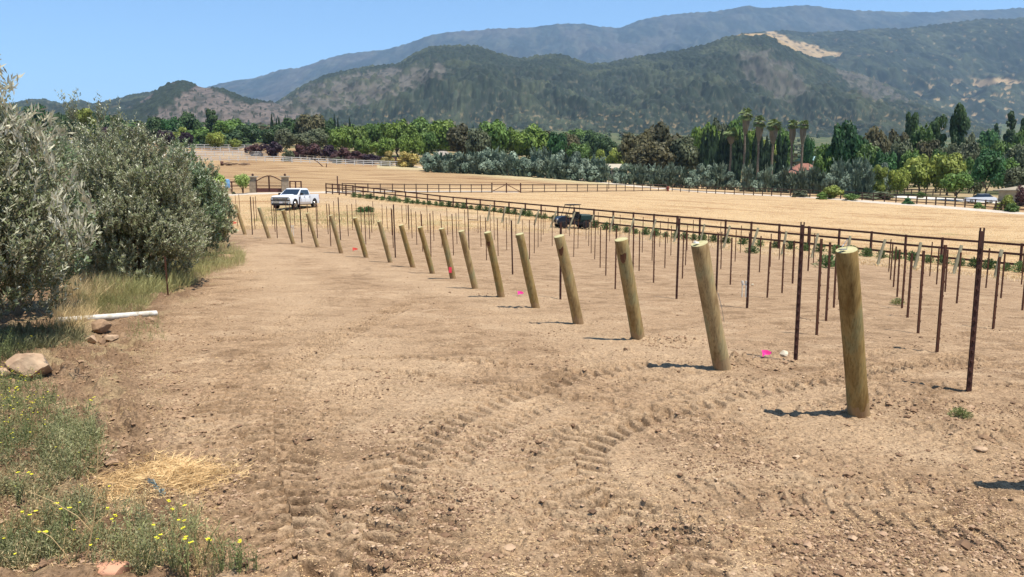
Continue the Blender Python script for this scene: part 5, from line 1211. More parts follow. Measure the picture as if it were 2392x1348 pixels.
for px, ty, w, Y, m, l in [(1640, 276, 60, 270, 't_bright', 'bright green tree right of the biggest brown oak'), (1680, 264, 70, 275, 't_olive', 'pale feathery green tree behind the cypress grove'), (1722, 272, 60, 272, 't_mid', 'green tree behind the cypress grove, left of the tallest palm'),
                        (1660, 290, 60, 255, 't_bright', 'bright green tree just behind the left cypresses'), (1755, 300, 50, 260, 't_bright', 'green tree between the tallest palm and the next palms'), (1825, 300, 60, 262, 't_mid', 'green tree behind the two palm groups'), (1790, 320, 60, 255, 't_yellow', 'yellow-green tree low among the palms'), (1885, 310, 28, 240, 't_deep', 'small dark green tree right of the rightmost palm')]:
    T('shade_tree', 'round', px, ty, w, Y, m, l)
for px, ty in ((1640, 318), (1650, 312), (1660, 320), (1670, 314), (1681, 318), (1692, 312), (1703, 320), (1713, 314), (1724, 318), (1740, 322), (1760, 322), (1774, 326), (1787, 330), (1800, 322), (1816, 324), (1829, 332)):
    T('cypress_tree', 'column', px, ty - 8, 20, 206, 't_cyp', 'dark narrow cypress in the dense grove around the palms', group='dense grove of dark cypresses')
# palms
def palm(px, ty, Y, lab, cw=40, skirt=.3):
    x, y = at(px, Y); z = gzb(x, y); h = ztop(ty, y) - z; o = empty('palm_tree', (x, y, z), 0, lab, 'palm tree', 'tall fan palms'); rnd = random.Random(px); R = cw * 1.02 / FPX * Y / 2; hc = h - R * .75
    mb = MB(); n = 6; mb.tube([(rnd.uniform(-.1, .1), 0, hc * i / n) for i in range(n + 1)], [.42, .32, .30, .29, .28, .28, .3], 9); mb.build('trunk', M['palmtrunk'], o, True)
    sk = hc * skirt; mb = MB(); rs = [.4, .75, .95, 1.0, .8]; mb.tube([(0, 0, hc - sk + sk * i / 4) for i in range(5)], [r_ * R * .42 for r_ in rs], 14, jit=.18, rnd=rnd); mb.build('dead_skirt', M['skirt'], o)
    r = np.random.RandomState(px); V = []; F = []
    for k in range(46):
        a = r.uniform(0, 6.28); el = r.uniform(-.75, 1.35); l = R * r.uniform(.75, 1.05); d = np.array([math.cos(a) * math.cos(el), math.sin(a) * math.cos(el), math.sin(el)]); side = np.array([-math.sin(a), math.cos(a), 0]); up = np.cross(side, d)
        s0 = l * .45; b = np.array([0, 0, hc]) + d * s0
        for j in range(11):
            q = (j / 10 - .5) * 2.2; e = d * math.cos(q) + side * math.sin(q); tip = b + e * l * .55 + np.array([0, 0, -.22 * l * r.uniform(.6, 1.2)]); w = up * .03 + side * .05 * math.cos(q) - d * .05 * math.sin(q)
            i0 = len(V); V += [b - w * .5, b + e * l * .3 - w * 1.6, tip, b + e * l * .3 + w * 1.6]; F.append((i0, i0 + 1, i0 + 2, i0 + 3))
        i0 = len(V); c0 = np.array([0, 0, hc]); V += [c0 - side * .03, b - side * .03, b + side * .03, c0 + side * .03]; F.append((i0, i0 + 1, i0 + 2, i0 + 3))
    c = link(bpy.data.objects.new('crown', np_mesh('crown', np.array(V), np.array(F), [M['t_palm']])), o)
palm(1736, 252, 200, 'tallest fan palm, leftmost above the cypress grove', 38, .28)
palm(1704, 296, 203, 'short bushy fan palm left of the tallest one', 42, .2)
palm(1768, 270, 196, 'fan palm, left of the close pair right of the tallest palm', 38)
palm(1801, 276, 195, 'widest fan palm with a thick brown skirt, right of the close pair', 42)
palm(1845, 279, 190, 'left one of the two rightmost fan palms', 32)
palm(1869, 279, 188, 'rightmost fan palm, in front of the orange tiled roof', 32)
# right side
for n_, k, px, ty, w, Y, m, l in [
 ('shade_tree', 'round', 1965, 280, 78, 178, 't_deep', 'large dark green tree right of the orange tiled house'), ('shade_tree', 'tall', 2004, 290, 48, 182, 't_deep', 'narrow dark green tree leaning on the large dark green one'),
 ('shade_tree', 'round', 2040, 288, 80, 200, 't_brown', 'brownish-grey tree right of the large dark green tree'), ('shade_tree', 'round', 2085, 290, 70, 205, 't_brown', 'grey-brown tree left of the pair of tall eucalyptus'),
 ('eucalyptus_tree', 'tall', 2118, 236, 44, 230, 't_dark', 'tall dark ragged tree standing apart left of the tallest tree'), ('eucalyptus_tree', 'tall', 2180, 238, 52, 212, 't_dark', 'tall dark tree, left of the two tallest touching trees'),
 ('eucalyptus_tree', 'tall', 2232, 222, 62, 208, 't_dark', 'tallest dark tree in the right of the view'), ('shade_tree', 'round', 2145, 282, 70, 200, 't_mid', 'mid-green tree in front of the tall ragged tree'),
 ('shade_tree', 'round', 2100, 320, 70, 180, 't_olive', 'grey leafless-looking tree behind the bright green garden tree'), ('shade_tree', 'round', 2165, 318, 60, 178, 't_brown', 'brownish tree below the two tallest trees'),
 ('shade_tree', 'round', 2258, 300, 50, 215, 't_olive', 'grey-green tree right of the tallest tree'), ('shade_tree', 'round', 2205, 330, 60, 170, 't_olive', 'pale olive tree between bright and dark garden trees'),
 ('pine_tree', 'cone', 2350, 256, 66, 300, 't_dark', 'tall dark conifer at the right, behind the gardens'), ('pine_tree', 'cone', 2380, 272, 50, 290, 't_dark', 'dark conifer at the right edge'), ('pine_tree', 'cone', 2318, 285, 40, 310, 't_dark', 'smaller dark conifer left of the tall one'),
 ('shade_tree', 'round', 2300, 300, 60, 300, 't_deep', 'dark round tree left of the dark conifers'), ('shade_tree', 'round', 2335, 322, 60, 230, 't_mid', 'green tree below the dark conifers'),
 ('shade_tree', 'round', 2378, 335, 80, 170, 't_olive', 'pale grey-green tree at the right edge'), ('shade_tree', 'round', 2260, 325, 60, 200, 't_olive', 'olive-grey tree behind the dark garden trees'),
 ('garden_tree', 'round', 2146, 353, 84, 152, 't_yellow', 'bright olive-green garden tree above the red-brown box'), ('garden_tree', 'round', 2210, 352, 80, 150, 't_yellow', 'second bright olive-green garden tree, right of the first'),
 ('garden_tree', 'tall', 2052, 372, 46, 148, 't_yellow', 'young yellow-green tree at the right end of the grey bushes'), ('garden_tree', 'round', 2095, 388, 50, 147, 't_yellow', 'low yellow-green tree left of the bright garden tree'),
 ('garden_tree', 'round', 2232, 396, 82, 128, 't_mid', 'round dark olive tree by the roadside fence'), ('garden_tree', 'round', 2302, 348, 86, 132, 't_deep', 'dark green garden tree shading the parked car'),
 ('garden_tree', 'round', 2368, 390, 70, 134, 't_olive', 'grey-green tree beside the low tan house'), ('garden_tree', 'round', 2275, 395, 50, 140, 't_olive', 'grey-green tree behind the round dark olive tree')]:
    T(n_, k, px, ty, w, Y, m, l, clear=(.14 if n_ == 'garden_tree' and Y < 140 else 0))
for px, ty, w, Y, m, l in [(1940, 425, 56, 127, 't_yellow', 'yellow-green bush growing through the roadside fence'), (1918, 446, 40, 126, 't_mid', 'low green bush under the yellow-green one at the fence'), (1990, 448, 46, 124, 't_mid', 'wide green bush against the roadside fence, right of the yellow-green one'),
                           (2118, 458, 34, 118, 't_deep', 'small dark green bush at the roadside fence near the gravel'), (2285, 470, 30, 112, 't_mid', 'small bush below the parked car at the fence'), (2352, 450, 52, 110, 't_yellow', 'yellow-green bush on the fence right of the parked car'),
                           (2362, 472, 44, 108, 't_mid', 'dark green bush at the fence near the right edge'), (2150, 444, 24, 135, 't_mid', 'small shrub standing in the white gravel'), (2050, 446, 90, 128, 't_olive', 'low dusty shrubs behind the roadside fence'), (1870, 440, 50, 132, 't_olive', 'grey shrub behind the roadside fence, left of the yellow-green bush'),
                           (2386, 425, 40, 118, 't_red', 'reddish shrub at the right edge beside the tan house')]:
    T('bush', 'bush', px, ty, w, Y, m, l, 'bush')
for k, (px, ty, w, Y, m) in enumerate([(1925, 335, 60, 186, 't_mid'), (2015, 335, 70, 176, 't_mid'), (2060, 340, 60, 168, 't_deep'), (2120, 345, 60, 175, 't_mid'), (2185, 350, 60, 162, 't_mid'), (2262, 360, 60, 160, 't_mid'), (2340, 365, 60, 160, 't_mid'), (2385, 300, 60, 240, 't_mid'), (2285, 330, 50, 200, 't_mid')]):
    T('shade_tree', 'round', px, ty, w, Y, m, 'mid-sized green tree in the right tree belt, %s from the left of nine alike' % NTH[k])
# the grey hedges: every bush one thing
def hd(px, ty, w, Y): T('hedge_tree', 'spiky' if TR_.random() < .6 else 'bush', px, ty, w, Y, 't_hedge', 'grey-green spiky bush tree packed in the long hedge behind the dry field', 'bush', 'grey-green hedge trees behind the dry field')
r = random.Random(5)
for k in range(17): px = 1000 + k * 25; hd(px + r.uniform(-5, 5), 342 + k * .7 + r.uniform(-12, 10), 54, 196 - k * .9)
for k in range(32): px = 1008 + k * 22.5; hd(px + r.uniform(-5, 5), float(np.interp(px, [1000, 1200, 1400, 1600, 1710], [358, 368, 374, 378, 382])) + r.uniform(-12, 9), 50, float(np.interp(px, [1000, 1400, 1710], [190, 176, 166])))
for k in range(14): px = 1748 + k * 21; hd(px + r.uniform(-4, 4), 388 + r.uniform(-10, 8), 44, 158 - k * .9)
for k in range(6): px = 1950 + k * 22; hd(px + r.uniform(-4, 4), 368 + r.uniform(-8, 8), 46, 163)
# young trees by the entrance
def young(px, ty, w, Y, lab): T('young_tree', 'round', px, ty, w, Y, 't_willow', lab, clear=.22)
young(505, 402, 50, 95, 'light green young tree half hidden by the olive trees'); young(567, 404, 38, 94.5, 'light green young tree left of the stone gate pillars')
T('ball_bush', 'bush', 528, 446, 12, 94, 't_olive', 'small round bush at the driveway, left one', 'bush'); T('ball_bush', 'bush', 546, 446, 11, 94, 't_olive', 'small round bush at the driveway, right one', 'bush')

# distant valley woodland: beyond counting
def woodland():
    r = np.random.RandomState(9); base = CM['bush0']; nv = len(base.vertices); co = np.empty(nv * 3, np.float32); base.vertices.foreach_get('co', co); co = co.reshape(-1, 3); lp = np.arange(nv).reshape(-1, 4); pick = r.permutation(len(lp))[:70]; tri = co[lp[pick]]  # 70 leaves
    tri = tri.mean(1)[:, None] + (tri - tri.mean(1)[:, None]) * 2.6
    n = 3400; Y = np.exp(r.uniform(math.log(345), math.log(1500), n)); t = r.uniform(-.95, .95, n); x = t * Y; den = fbm(x / 60, Y / 160, 2, 4) + np.where(Y > 500, -.15, .15); k = den > -.05; x = x[k]; Y = Y[k]; n = len(x)
    z = ground_base(x, Y) - .5; w = r.uniform(4, 9, n); h = r.uniform(5, 11, n); a = r.uniform(0, 6.28, n)
    V = np.empty((n, 70, 4, 3), np.float32); ca, sa = np.cos(a)[:, None, None], np.sin(a)[:, None, None]
    V[..., 0] = x[:, None, None] + (tri[None, ..., 0] * ca - tri[None, ..., 1] * sa) * w[:, None, None]; V[..., 1] = Y[:, None, None] + (tri[None, ..., 0] * sa + tri[None, ..., 1] * ca) * w[:, None, None]; V[..., 2] = z[:, None, None] + tri[None, ..., 2] * h[:, None, None]
    V = V.reshape(-1, 3); F = np.arange(len(V)).reshape(-1, 4); mi = np.repeat(r.choice([0, 1, 2, 3], n, p=[.4, .25, .2, .15]), 70)
    o = link(bpy.data.objects.new('valley_woodland', np_mesh('valley_woodland', V, F, [M['t_dark'], M['t_mid'], M['t_brown'], M['t_olive']], mi=mi))); tag(o, kind='stuff')
woodland()

# shrubs planted along the brown fence
shp = []
for i in range(3):
    r_ = np.random.RandomState(200 + i); n = 420; a = r_.uniform(0, 6.28, n); el = r_.uniform(.15, 1.45, n); l = r_.uniform(.1, 1, n) ** .6; d = np.stack([np.cos(a) * np.cos(el), np.sin(a) * np.cos(el), np.sin(el)], 1)
    P = d * l[:, None] * np.array([.5, .5, .62]); Tn = d + .4 * unit(r_, n); Tn /= np.linalg.norm(Tn, axis=1)[:, None]; B = np.cross(Tn, unit(r_, n)); B /= np.linalg.norm(B, axis=1)[:, None]
    V, F = quads_from(P, Tn * .085, B * .022); shp.append(np_mesh('foliage', V, F, [M['shrub']]))
sst = MB(); [sst.tube([(0, 0, -.05), (math.cos(a) * .2, math.sin(a) * .2, .38)], [.012, .006], 5) for a in (0, 1.3, 2.5, 3.8, 5)]; sst = sst.mesh('stems', [M['twig']])
r = random.Random(12); fy = lambda px: float(np.interp(px, [822, 949, 1055, 1433, 1754, 2034, 2380, 2700], [91, 84, 79, 63.5, 56.5, 54.5, 42.7, 36]))
cols = list(np.arange(828, 1000, 13.5)) + list(np.arange(1000, 1300, 17)) + list(np.arange(1300, 1700, 23)) + list(np.arange(1700, 2420, 36))
cols = [c for c in cols if c < 2400]
for i, px in enumerate(cols):
    px += r.uniform(-3, 3); Y = float(np.interp(px, [828, 949, 1055, 1433, 1754, 2034, 2384], [91.3, 84, 80, 63.3, 57.0, 49, 41])) - 2.2; x, y = at(px, Y); o = empty('shrub', (x, y, gzb(x, y)), r.uniform(0, 6), 'small bushy shrub in the row planted along the brown rail fence', 'shrub', 'shrubs planted along the brown fence')
    s = r.uniform(.6, .95); c = bpy.data.objects.new('foliage', shp[r.randrange(3)]); link(c, o); c.scale = (s * 1.1, s * 1.1, s * 1.15); t = bpy.data.objects.new('stems', sst); link(t, o); t.scale = (s, s, s)
def greens(px, py, s, lab, m='shrub', dz=0, Y=None):
    if Y: x, y = at(px, Y); z = ztop(py, Y)
    else: x, y, z = hit(px, py)
    o = empty('plant', (x, y, z), px, lab, 'plant'); c = bpy.data.objects.new('foliage', shp[px % 3]); link(c, o); c.scale = (s, s, s * .7); c.material_slots[0].link = 'OBJECT'; c.material_slots[0].material = M[m]
greens(1934, 626, 1.3, 'bright green weed clump on bare dirt behind the nearest post', 'shrub'); greens(1757, 592, 1.0, 'small green weed at the foot of a pale end post')
greens(2243, 976, .22, 'small green weed alone on the dirt right of the nearest post', 'weed'); greens(844, 497, 1.2, 'dark green seedling clump tied to stakes, left of a pair', 't_deep', Y=66); greens(862, 497, 1.3, 'dark green seedling clump tied to stakes, right of a pair', 't_deep', Y=66)
greens(2096, 712, .35, 'tiny green weed between stakes on the dirt at the right', 'weed')

# ------------------------------------------------------------------ olive trees on the left bank
def olive(px, py, Y, w, h, seed, ntw, lpt, ll, m, lab, low=.12, trunk_r=.09, shoots=(), dx=0, ch=1.0):
    if Y is None: x, y, z = hit(px, py)
    else: x, y = at(px, Y); z = gzb(x, y)
    o = empty('olive_tree', (x, y, z), 0, lab, 'olive tree', 'olive trees on the left bank'); r = np.random.RandomState(seed); rnd = random.Random(seed)
    mb = MB(); fork = Vector((.02, 0, h * .16)); tips = []
    mb.tube([(0, 0, -.1), (.02, .01, h * .08), fork], [trunk_r * 1.3, trunk_r, trunk_r * .9], 9, jit=.06, rnd=rnd)
    for k in range(9):
        a = 6.28 * k / 9 + rnd.uniform(-.3, .3); q = rnd.uniform(.25, .75); e = Vector((math.cos(a) * w * q, math.sin(a) * w * q, h * rnd.uniform(.55, .9))); mid = fork.lerp(e, .5) + Vector((math.cos(a) * w * .12, math.sin(a) * w * .12, 0))
        mb.tube([fork * rnd.uniform(.4, 1), mid, e], [trunk_r * .55, trunk_r * .32, .008], 6)
    mb.build('trunk', M['bark'], o, True)
    # twigs
    n = ntw; u = unit(r, n); rad = r.rand(n) ** .42; C = np.array([dx, 0, h * (low + (1 - low) / 2)]); rr = np.array([w, w, h * (1 - low) / 2])
    hor = np.sqrt(u[:, 0] ** 2 + u[:, 1] ** 2) + 1e-6; tgt = np.where(u[:, 2] < 0, np.sqrt(np.clip(1 - np.abs(u[:, 2]) ** 4, 0, 1)), hor); u[:, :2] *= (tgt / hor)[:, None] * .97
    lump = 1 + .17 * np.sin(u[:, 0] * 7 + seed) * np.cos(u[:, 2] * 6 + seed) + .12 * np.sin(u[:, 1] * 5 + u[:, 2] * 8)
    B = C + u * rr * (rad * lump * .86)[:, None]; D = u * np.array([1, 1, .6]) * .45 + np.array([0, 0, 1.05]) + .42 * unit(r, n); D /= np.linalg.norm(D, axis=1)[:, None]; Ln = (.16 + .34 * r.rand(n) ** 1.6) * ch * w * .70 * (1 + .9 * np.clip(u[:, 2], 0, 1) * (r.rand(n) > .6))
    for (sx, sz, sl) in shoots:
        k = 14; B = np.concatenate([B, C + np.array([sx, 0, sz]) + r.normal(size=(k, 3)) * .05]); D = np.concatenate([D, np.repeat([[.0, 0, 1.]], k, 0) + r.normal(size=(k, 3)) * .14]); Ln = np.concatenate([Ln, sl * (.5 + .6 * r.rand(k))])
    D /= np.linalg.norm(D, axis=1)[:, None]; n = len(B); bend = unit(r, n) * .25
    j = np.linspace(.05, 1, lpt)[None, :, None]; P = B[:, None] + (D[:, None] + bend[:, None] * j) * (Ln[:, None, None] * j)
    # leaves sit in opposite pairs along the twig and point forward
    sd = np.cross(D, unit(r, n)); sd /= np.linalg.norm(sd, axis=1)[:, None]; sd2 = np.cross(D, sd); alt = (np.arange(lpt) % 4); SD = np.where((alt < 2)[None, :, None], sd[:, None], sd2[:, None]) * np.where((alt % 2 == 0), 1, -1)[None, :, None]
    LD = D[:, None] * (.75 + .3 * r.rand(n, lpt, 1)) + SD * (.75 + .3 * r.rand(n, lpt, 1)) + .3 * r.normal(size=(n, lpt, 3)) * .6; LD /= np.linalg.norm(LD, axis=2)[..., None]
    Wd = np.cross(LD, D[:, None] + .4 * r.normal(size=(n, lpt, 3))); Wd /= np.linalg.norm(Wd, axis=2)[..., None] + 1e-9; Nn = np.cross(LD, Wd)
    flip = np.where(Nn[..., 2:] < 0, -1, 1); Wd = Wd * flip; flip2 = np.where(r.rand(n, lpt, 1) < .32, -1, 1); Wd = Wd * flip2
    s = ll * (.65 + .6 * r.rand(n, lpt, 1)); P = P.reshape(-1, 3); A = (LD * s).reshape(-1, 3); Wv = (Wd * s * .17).reshape(-1, 3); P = P + A * .5
    Q = P[:, 2] > h * .02; P = P[Q]; A = A[Q]; Wv = Wv[Q]
    V = np.stack([P - A * .5, P - A * .05 - Wv, P + A * .5, P - A * .05 + Wv], 1).reshape(-1, 3); F = np.arange(len(V)).reshape(-1, 4)
    link(bpy.data.objects.new('foliage', np_mesh('foliage', V, F, [M[m]])), o)
    # twig stems as thin ribbons (triangular section is too fine to see)
    e = B + (D + bend) * Ln[:, None]; sw = np.cross(D, [0, 1, 0.01]); sw /= np.linalg.norm(sw, axis=1)[:, None]; sw *= .0035 * ch; mdl = B + (D + bend * .3) * (Ln * .5)[:, None]; s2 = np.cross(D, sw); 
    V = np.concatenate([np.stack([B - a, mdl - a * .8, e, mdl + a * .8, B + a], 1) for a in (sw, s2)]).reshape(-1, 3); i = np.arange(len(V) // 5) * 5; F = np.concatenate([np.stack([i, i + 1, i + 3, i + 4], 1), np.stack([i + 1, i + 2, i + 2 + 0, i + 3], 1)[:0]]); T3 = np.stack([i + 1, i + 2, i + 3], 1)
    link(bpy.data.objects.new('twigs', np_mesh('twigs', V, F, [M['twig']])), o)
    return o
OL = olive(-85, 850, 9.3, 1.5, 3.0, 1, 3600, 24, .072, 'olive', 'nearest olive tree with pale sunlit leaves, cut by the left edge of the view', low=.02, trunk_r=.07, shoots=((.45, 1.35, .85), (.3, 1.3, .6), (.85, 1.05, .5), (1.1, .95, .45), (.7, 1.15, .45)), ch=1.0)
olive(322, 668, None, 1.9, 3.55, 2, 7000, 24, .075, 'olive', 'broad round olive tree in the middle of the left bank, on a thick pale trunk', low=-.04, trunk_r=.11, ch=.55, dx=-.1, shoots=((-1.3, 1.3, .6), (-.9, 1.55, .55), (-.4, 1.65, .55), (.1, 1.7, .45), (.5, 1.6, .5), (.9, 1.45, .45), (1.3, 1.15, .5), (-.65, 1.6, .7), (.3, 1.7, .6)))
olive(150, 640, 19.5, 1.9, 3.85, 3, 3600, 20, .085, 'olive', 'olive tree behind the nearest one, its thin shoots against the barn', low=.05, trunk_r=.12, ch=.55, shoots=((1.2, 1.9, .7), (.5, 2.0, .7), (1.7, 1.7, .6)))
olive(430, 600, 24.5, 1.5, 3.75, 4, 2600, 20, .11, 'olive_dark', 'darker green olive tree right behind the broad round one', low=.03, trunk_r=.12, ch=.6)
olive(478, 580, 28.5, 1.25, 3.1, 5, 2000, 18, .12, 'olive', 'farthest olive tree of the row, ending beside the vineyard stakes', low=.03, trunk_r=.1, ch=.6)
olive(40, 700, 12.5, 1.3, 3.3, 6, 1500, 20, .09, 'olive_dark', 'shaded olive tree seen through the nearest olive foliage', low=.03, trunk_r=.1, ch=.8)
# sun highlights on the nearest tree's outer twigs, painted as extra pale leaves
def highlight_sprays():
    o = OL; r = np.random.RandomState(31); V = []
    for px, py, n in [(20, 290, 5), (60, 275, 6), (95, 300, 7), (125, 320, 5), (110, 345, 4), (120, 385, 6), (205, 470, 7), (150, 500, 6), (140, 540, 6), (190, 540, 5), (205, 560, 4), (130, 470, 4), (60, 350, 4), (15, 250, 5), (80, 440, 3), (30, 400, 3), (165, 430, 4), (8, 180, 6), (20, 200, 5)]:
        Y = 7.65 + r.uniform(-.15, .2); c = np.array([float(t_of(px, py)) * Y, Y, ztop(py, Y)]); d = np.array([r.uniform(-.3, .9), -.2, r.uniform(.3, 1)]); d /= np.linalg.norm(d)
        for k in range(n * 6):
            p = c + d * r.uniform(-.16, .16) + r.normal(size=3) * .022; a = d + r.normal(size=3) * .45; a[2] += .4; a /= np.linalg.norm(a); w = np.cross(a, [0, 1, 0]) + r.normal(size=3) * .3; w /= np.linalg.norm(w); s = r.uniform(.065, .105)
            V += [p, p + a * s * .45 - w * s * .11, p + a * s, p + a * s * .45 + w * s * .11]
    V = np.array(V) - np.array(o.location)[None]; link(bpy.data.objects.new('new_leaves', np_mesh('new_leaves', V, np.arange(len(V)).reshape(-1, 4), [M['olive_pale']])), o)
highlight_sprays()

# ------------------------------------------------------------------ ground cover and litter
def pts_in(r, n, fpx, fpy, ymin=2.5, ymax=60, dens=None):
    """random ground points inside a surveyed picture region; uniform on the ground"""
    out = []
    return out
def scatter(n, poly, seed, dens=None, wt=1.0):
    """poly in picture coordinates -> ground points (x,y,z), about evenly spread in the picture"""
    r = np.random.RandomState(seed); P = np.array(poly, float); x0, y0 = P.min(0); x1, y1 = P.max(0); px = r.uniform(x0, x1, n * 3); py = y0 + (y1 - y0) * r.rand(n * 3) ** wt
    ins = np.zeros(len(px), bool)
    for i in range(len(P)):
        a, b = P[i], P[(i + 1) % len(P)]; ins ^= ((a[1] > py) != (b[1] > py)) & (px < (b[0] - a[0]) * (py - a[1]) / (b[1] - a[1] + 1e-9) + a[0])
    px, py = px[ins][:n], py[ins][:n]
    # invert: march in 1/Y
    ys = np.geomspace(2.6, 130, 500); ok = np.zeros(len(px), bool); Y = np.full(len(px), np.nan)
    t = t_of(px, py); s = slope_of(py)
    for a, b in zip(ys[:-1], ys[1:]):
        m = ~ok; 
        if not m.any(): break
        zb = ground_base(t[m] * b, np.full(m.sum(), b)); za = ground_base(t[m] * a, np.full(m.sum(), a)); fa = za - s[m] * a; fb = zb - s[m] * b; c = (fb >= 0); idx = np.where(m)[0][c]; Y[idx] = a + (b - a) * np.clip(-fa[c] / (fb[c] - fa[c] + 1e-9), 0, 1); ok[idx] = True
    k = ok; x = t[k] * Y[k]; y = Y[k]
    if dens is not None: q = dens(x, y) > r.rand(len(x)); x = x[q]; y = y[q]
    z = ground(x, y); return np.column_stack([x, y, z]), r
def blades(name, P, r, length, width, lean, m, kind='stuff', flat=False, mi=None, mats=None):
    n = len(P); a = r.uniform(0, 6.28, n); l = length * (.5 + r.rand(n)); 
    if flat: el = r.normal(0, .12, n)
    else: el = np.clip(1.57 - np.abs(r.normal(0, lean, n)), .1, 1.57)
    d = np.stack([np.cos(a) * np.cos(el), np.sin(a) * np.cos(el), np.sin(el)], 1); w = np.cross(d, [0.2, .97, .1]); w /= np.linalg.norm(w, axis=1)[:, None] + 1e-9; w *= (width * (.6 + .8 * r.rand(n)))[:, None]
    if flat: w = np.stack([-np.sin(a), np.cos(a), r.normal(0, .5, n)], 1) * (width * (.6 + .8 * r.rand(n)))[:, None]
    b = P + (np.array([0, 0, .004]) if flat else 0); mid = b + d * (l * .55)[:, None]; side = np.stack([-np.sin(a), np.cos(a), 0 * a], 1) * (l * r.normal(0, .12, n))[:, None]; tip = b + d * l[:, None] + side + (np.array([0, 0, -1.]) * (l * .12)[:, None] if not flat else 0)
    V = np.stack([b - w, mid - w * .8, tip, mid + w * .8], 1).reshape(-1, 3) if not flat else np.stack([b - w, b + d * l[:, None] * .5 - w + side, tip, b + d * l[:, None] * .5 + w + side], 1).reshape(-1, 3)
    F = np.arange(len(V)).reshape(-1, 4); o = link(bpy.data.objects.new(name, np_mesh(name, V, F, mats or [M[m]], mi=mi))); return tag(o, kind=kind)
FULL = [(0, 1348), (2392, 1348), (2392, 640), (1800, 590), (1200, 560), (560, 560), (300, 700), (0, 830)]
P, r = scatter(110000, FULL, 1, lambda x, y: .25 + .75 * sstep(-.1, .5, fbm(x / 1.3, y / 1.3, 3, 401)), .8); blades('scattered_straw', P, r, .018, .0013, 0, 'fleck', flat=True)
P, r = scatter(9000, [(900, 1348), (2392, 1348), (2392, 1180), (1900, 1240), (1200, 1200)], 2, lambda x, y: sstep(-.1, .4, fbm(x / .8, y / .8, 3, 402))); blades('scattered_straw', P, r, .035, .0013, 0, 'fleck', flat=True)
P, r = scatter(9000, [(0, 1348), (560, 1348), (480, 1000), (560, 700), (300, 720), (0, 900)], 3, lambda x, y: sstep(-.3, .3, fbm(x / .6, y / .6, 3, 403))); blades('scattered_straw', P, r, .05, .0015, 0, 'straw', flat=True)
def pebbles(name, P, r, size, mats, seed=0):
    n = len(P); base = np.array([(1, 0, 0), (-1, 0, 0), (0, 1, 0), (0, -1, 0), (0, 0, 1), (0, 0, -1)], float); up = np.array([(.6, .6, .5), (-.6, .6, .5), (-.6, -.6, .5), (.6, -.6, .5)]); B = np.concatenate([base, up])
    f = np.array([(0, 2, 6), (2, 1, 7), (1, 3, 8), (3, 0, 9), (6, 4, 9), (7, 4, 6), (8, 4, 7), (9, 4, 8), (0, 6, 9), (2, 7, 6), (1, 8, 7), (3, 9, 8), (5, 2, 0), (5, 1, 2), (5, 3, 1), (5, 0, 3)])
    V = B[None] * (1 + .35 * (r.rand(n, 10, 1) - .5)); s = size * np.exp(r.normal(0, .55, n)); V = V * s[:, None, None] * np.stack([.8 + .6 * r.rand(n), .8 + .6 * r.rand(n), .5 + .4 * r.rand(n)], 1)[:, None]
    V = V + P[:, None] + np.array([0, 0, 1]) * (s * .15)[:, None, None]; F = (f[None] + (np.arange(n) * 10)[:, None, None]).reshape(-1, 3); mi = np.repeat(r.randint(0, len(mats), n), 16)
    o = link(bpy.data.objects.new(name, np_mesh(name, V.reshape(-1, 3), F, [M[m] for m in mats], mi=mi))); return tag(o, kind='stuff')
P, r = scatter(150000, FULL, 5, lambda x, y: .15 + .85 * sstep(0, .6, fbm(x / 1.1 + 3, y / 1.1, 3, 404)), .8); pebbles('soil_crumbs', P, r, .0048, ['clod', 'clod2', 'clod2', 'rock'])
P, r = scatter(5000, [(0, 1100), (520, 1100), (480, 1000), (560, 640), (420, 690), (250, 760), (0, 900)], 6, lambda x, y: sstep(-.2, .4, fbm(x / .5, y / .5, 3, 405))); pebbles('bank_clods', P, r, .009, ['clod'])
P, r = scatter(320, FULL, 7, None, .7); pebbles('small_stones', P, r, .008, ['rock', 'rock', 'rock2', 'clod'])
for cx, cy, rx, ry, n in [(1780, 855, 90, 14, 160), (2100, 950, 90, 22, 170), (1560, 800, 70, 18, 150), (1150, 690, 50, 8, 70), (640, 1310, 60, 30, 160), (1500, 1260, 60, 60, 110), (2280, 1010, 100, 40, 120), (1180, 655, 60, 10, 60), (1860, 1200, 100, 14, 120)]:
    a = [(cx + rx * math.cos(t), cy + ry * math.sin(t)) for t in np.linspace(0, 6, 10)]; P, r = scatter(n, a, cx); pebbles('dug_clods', P, r, .009, ['clod'])
# dry grass verge beyond the vines and around the truck
P, r = scatter(42000, [(500, 540), (500, 462), (640, 462), (760, 458), (900, 470), (1100, 500), (1450, 545), (1750, 577), (2392, 650), (2392, 662), (1750, 592), (1450, 558), (1180, 540), (950, 548), (700, 534)], 8, lambda x, y: .4 + .6 * sstep(-.3, .3, fbm(x / 3, y / 3, 3, 406))); blades('dry_grass', P, r, .15, .012, .5, 'goldgrass')
P, r = scatter(2500, [(590, 520), (620, 492), (900, 500), (880, 530)], 9); blades('dry_grass', P, r, .2, .012, .5, 'grass_pale')
P, r = scatter(26000, [(900, 470), (1300, 448), (1700, 448), (2392, 500), (2392, 640), (2000, 596), (1500, 545), (1100, 495)], 10); blades('dry_grass', P, r, .10, .02, .8, 'goldgrass')
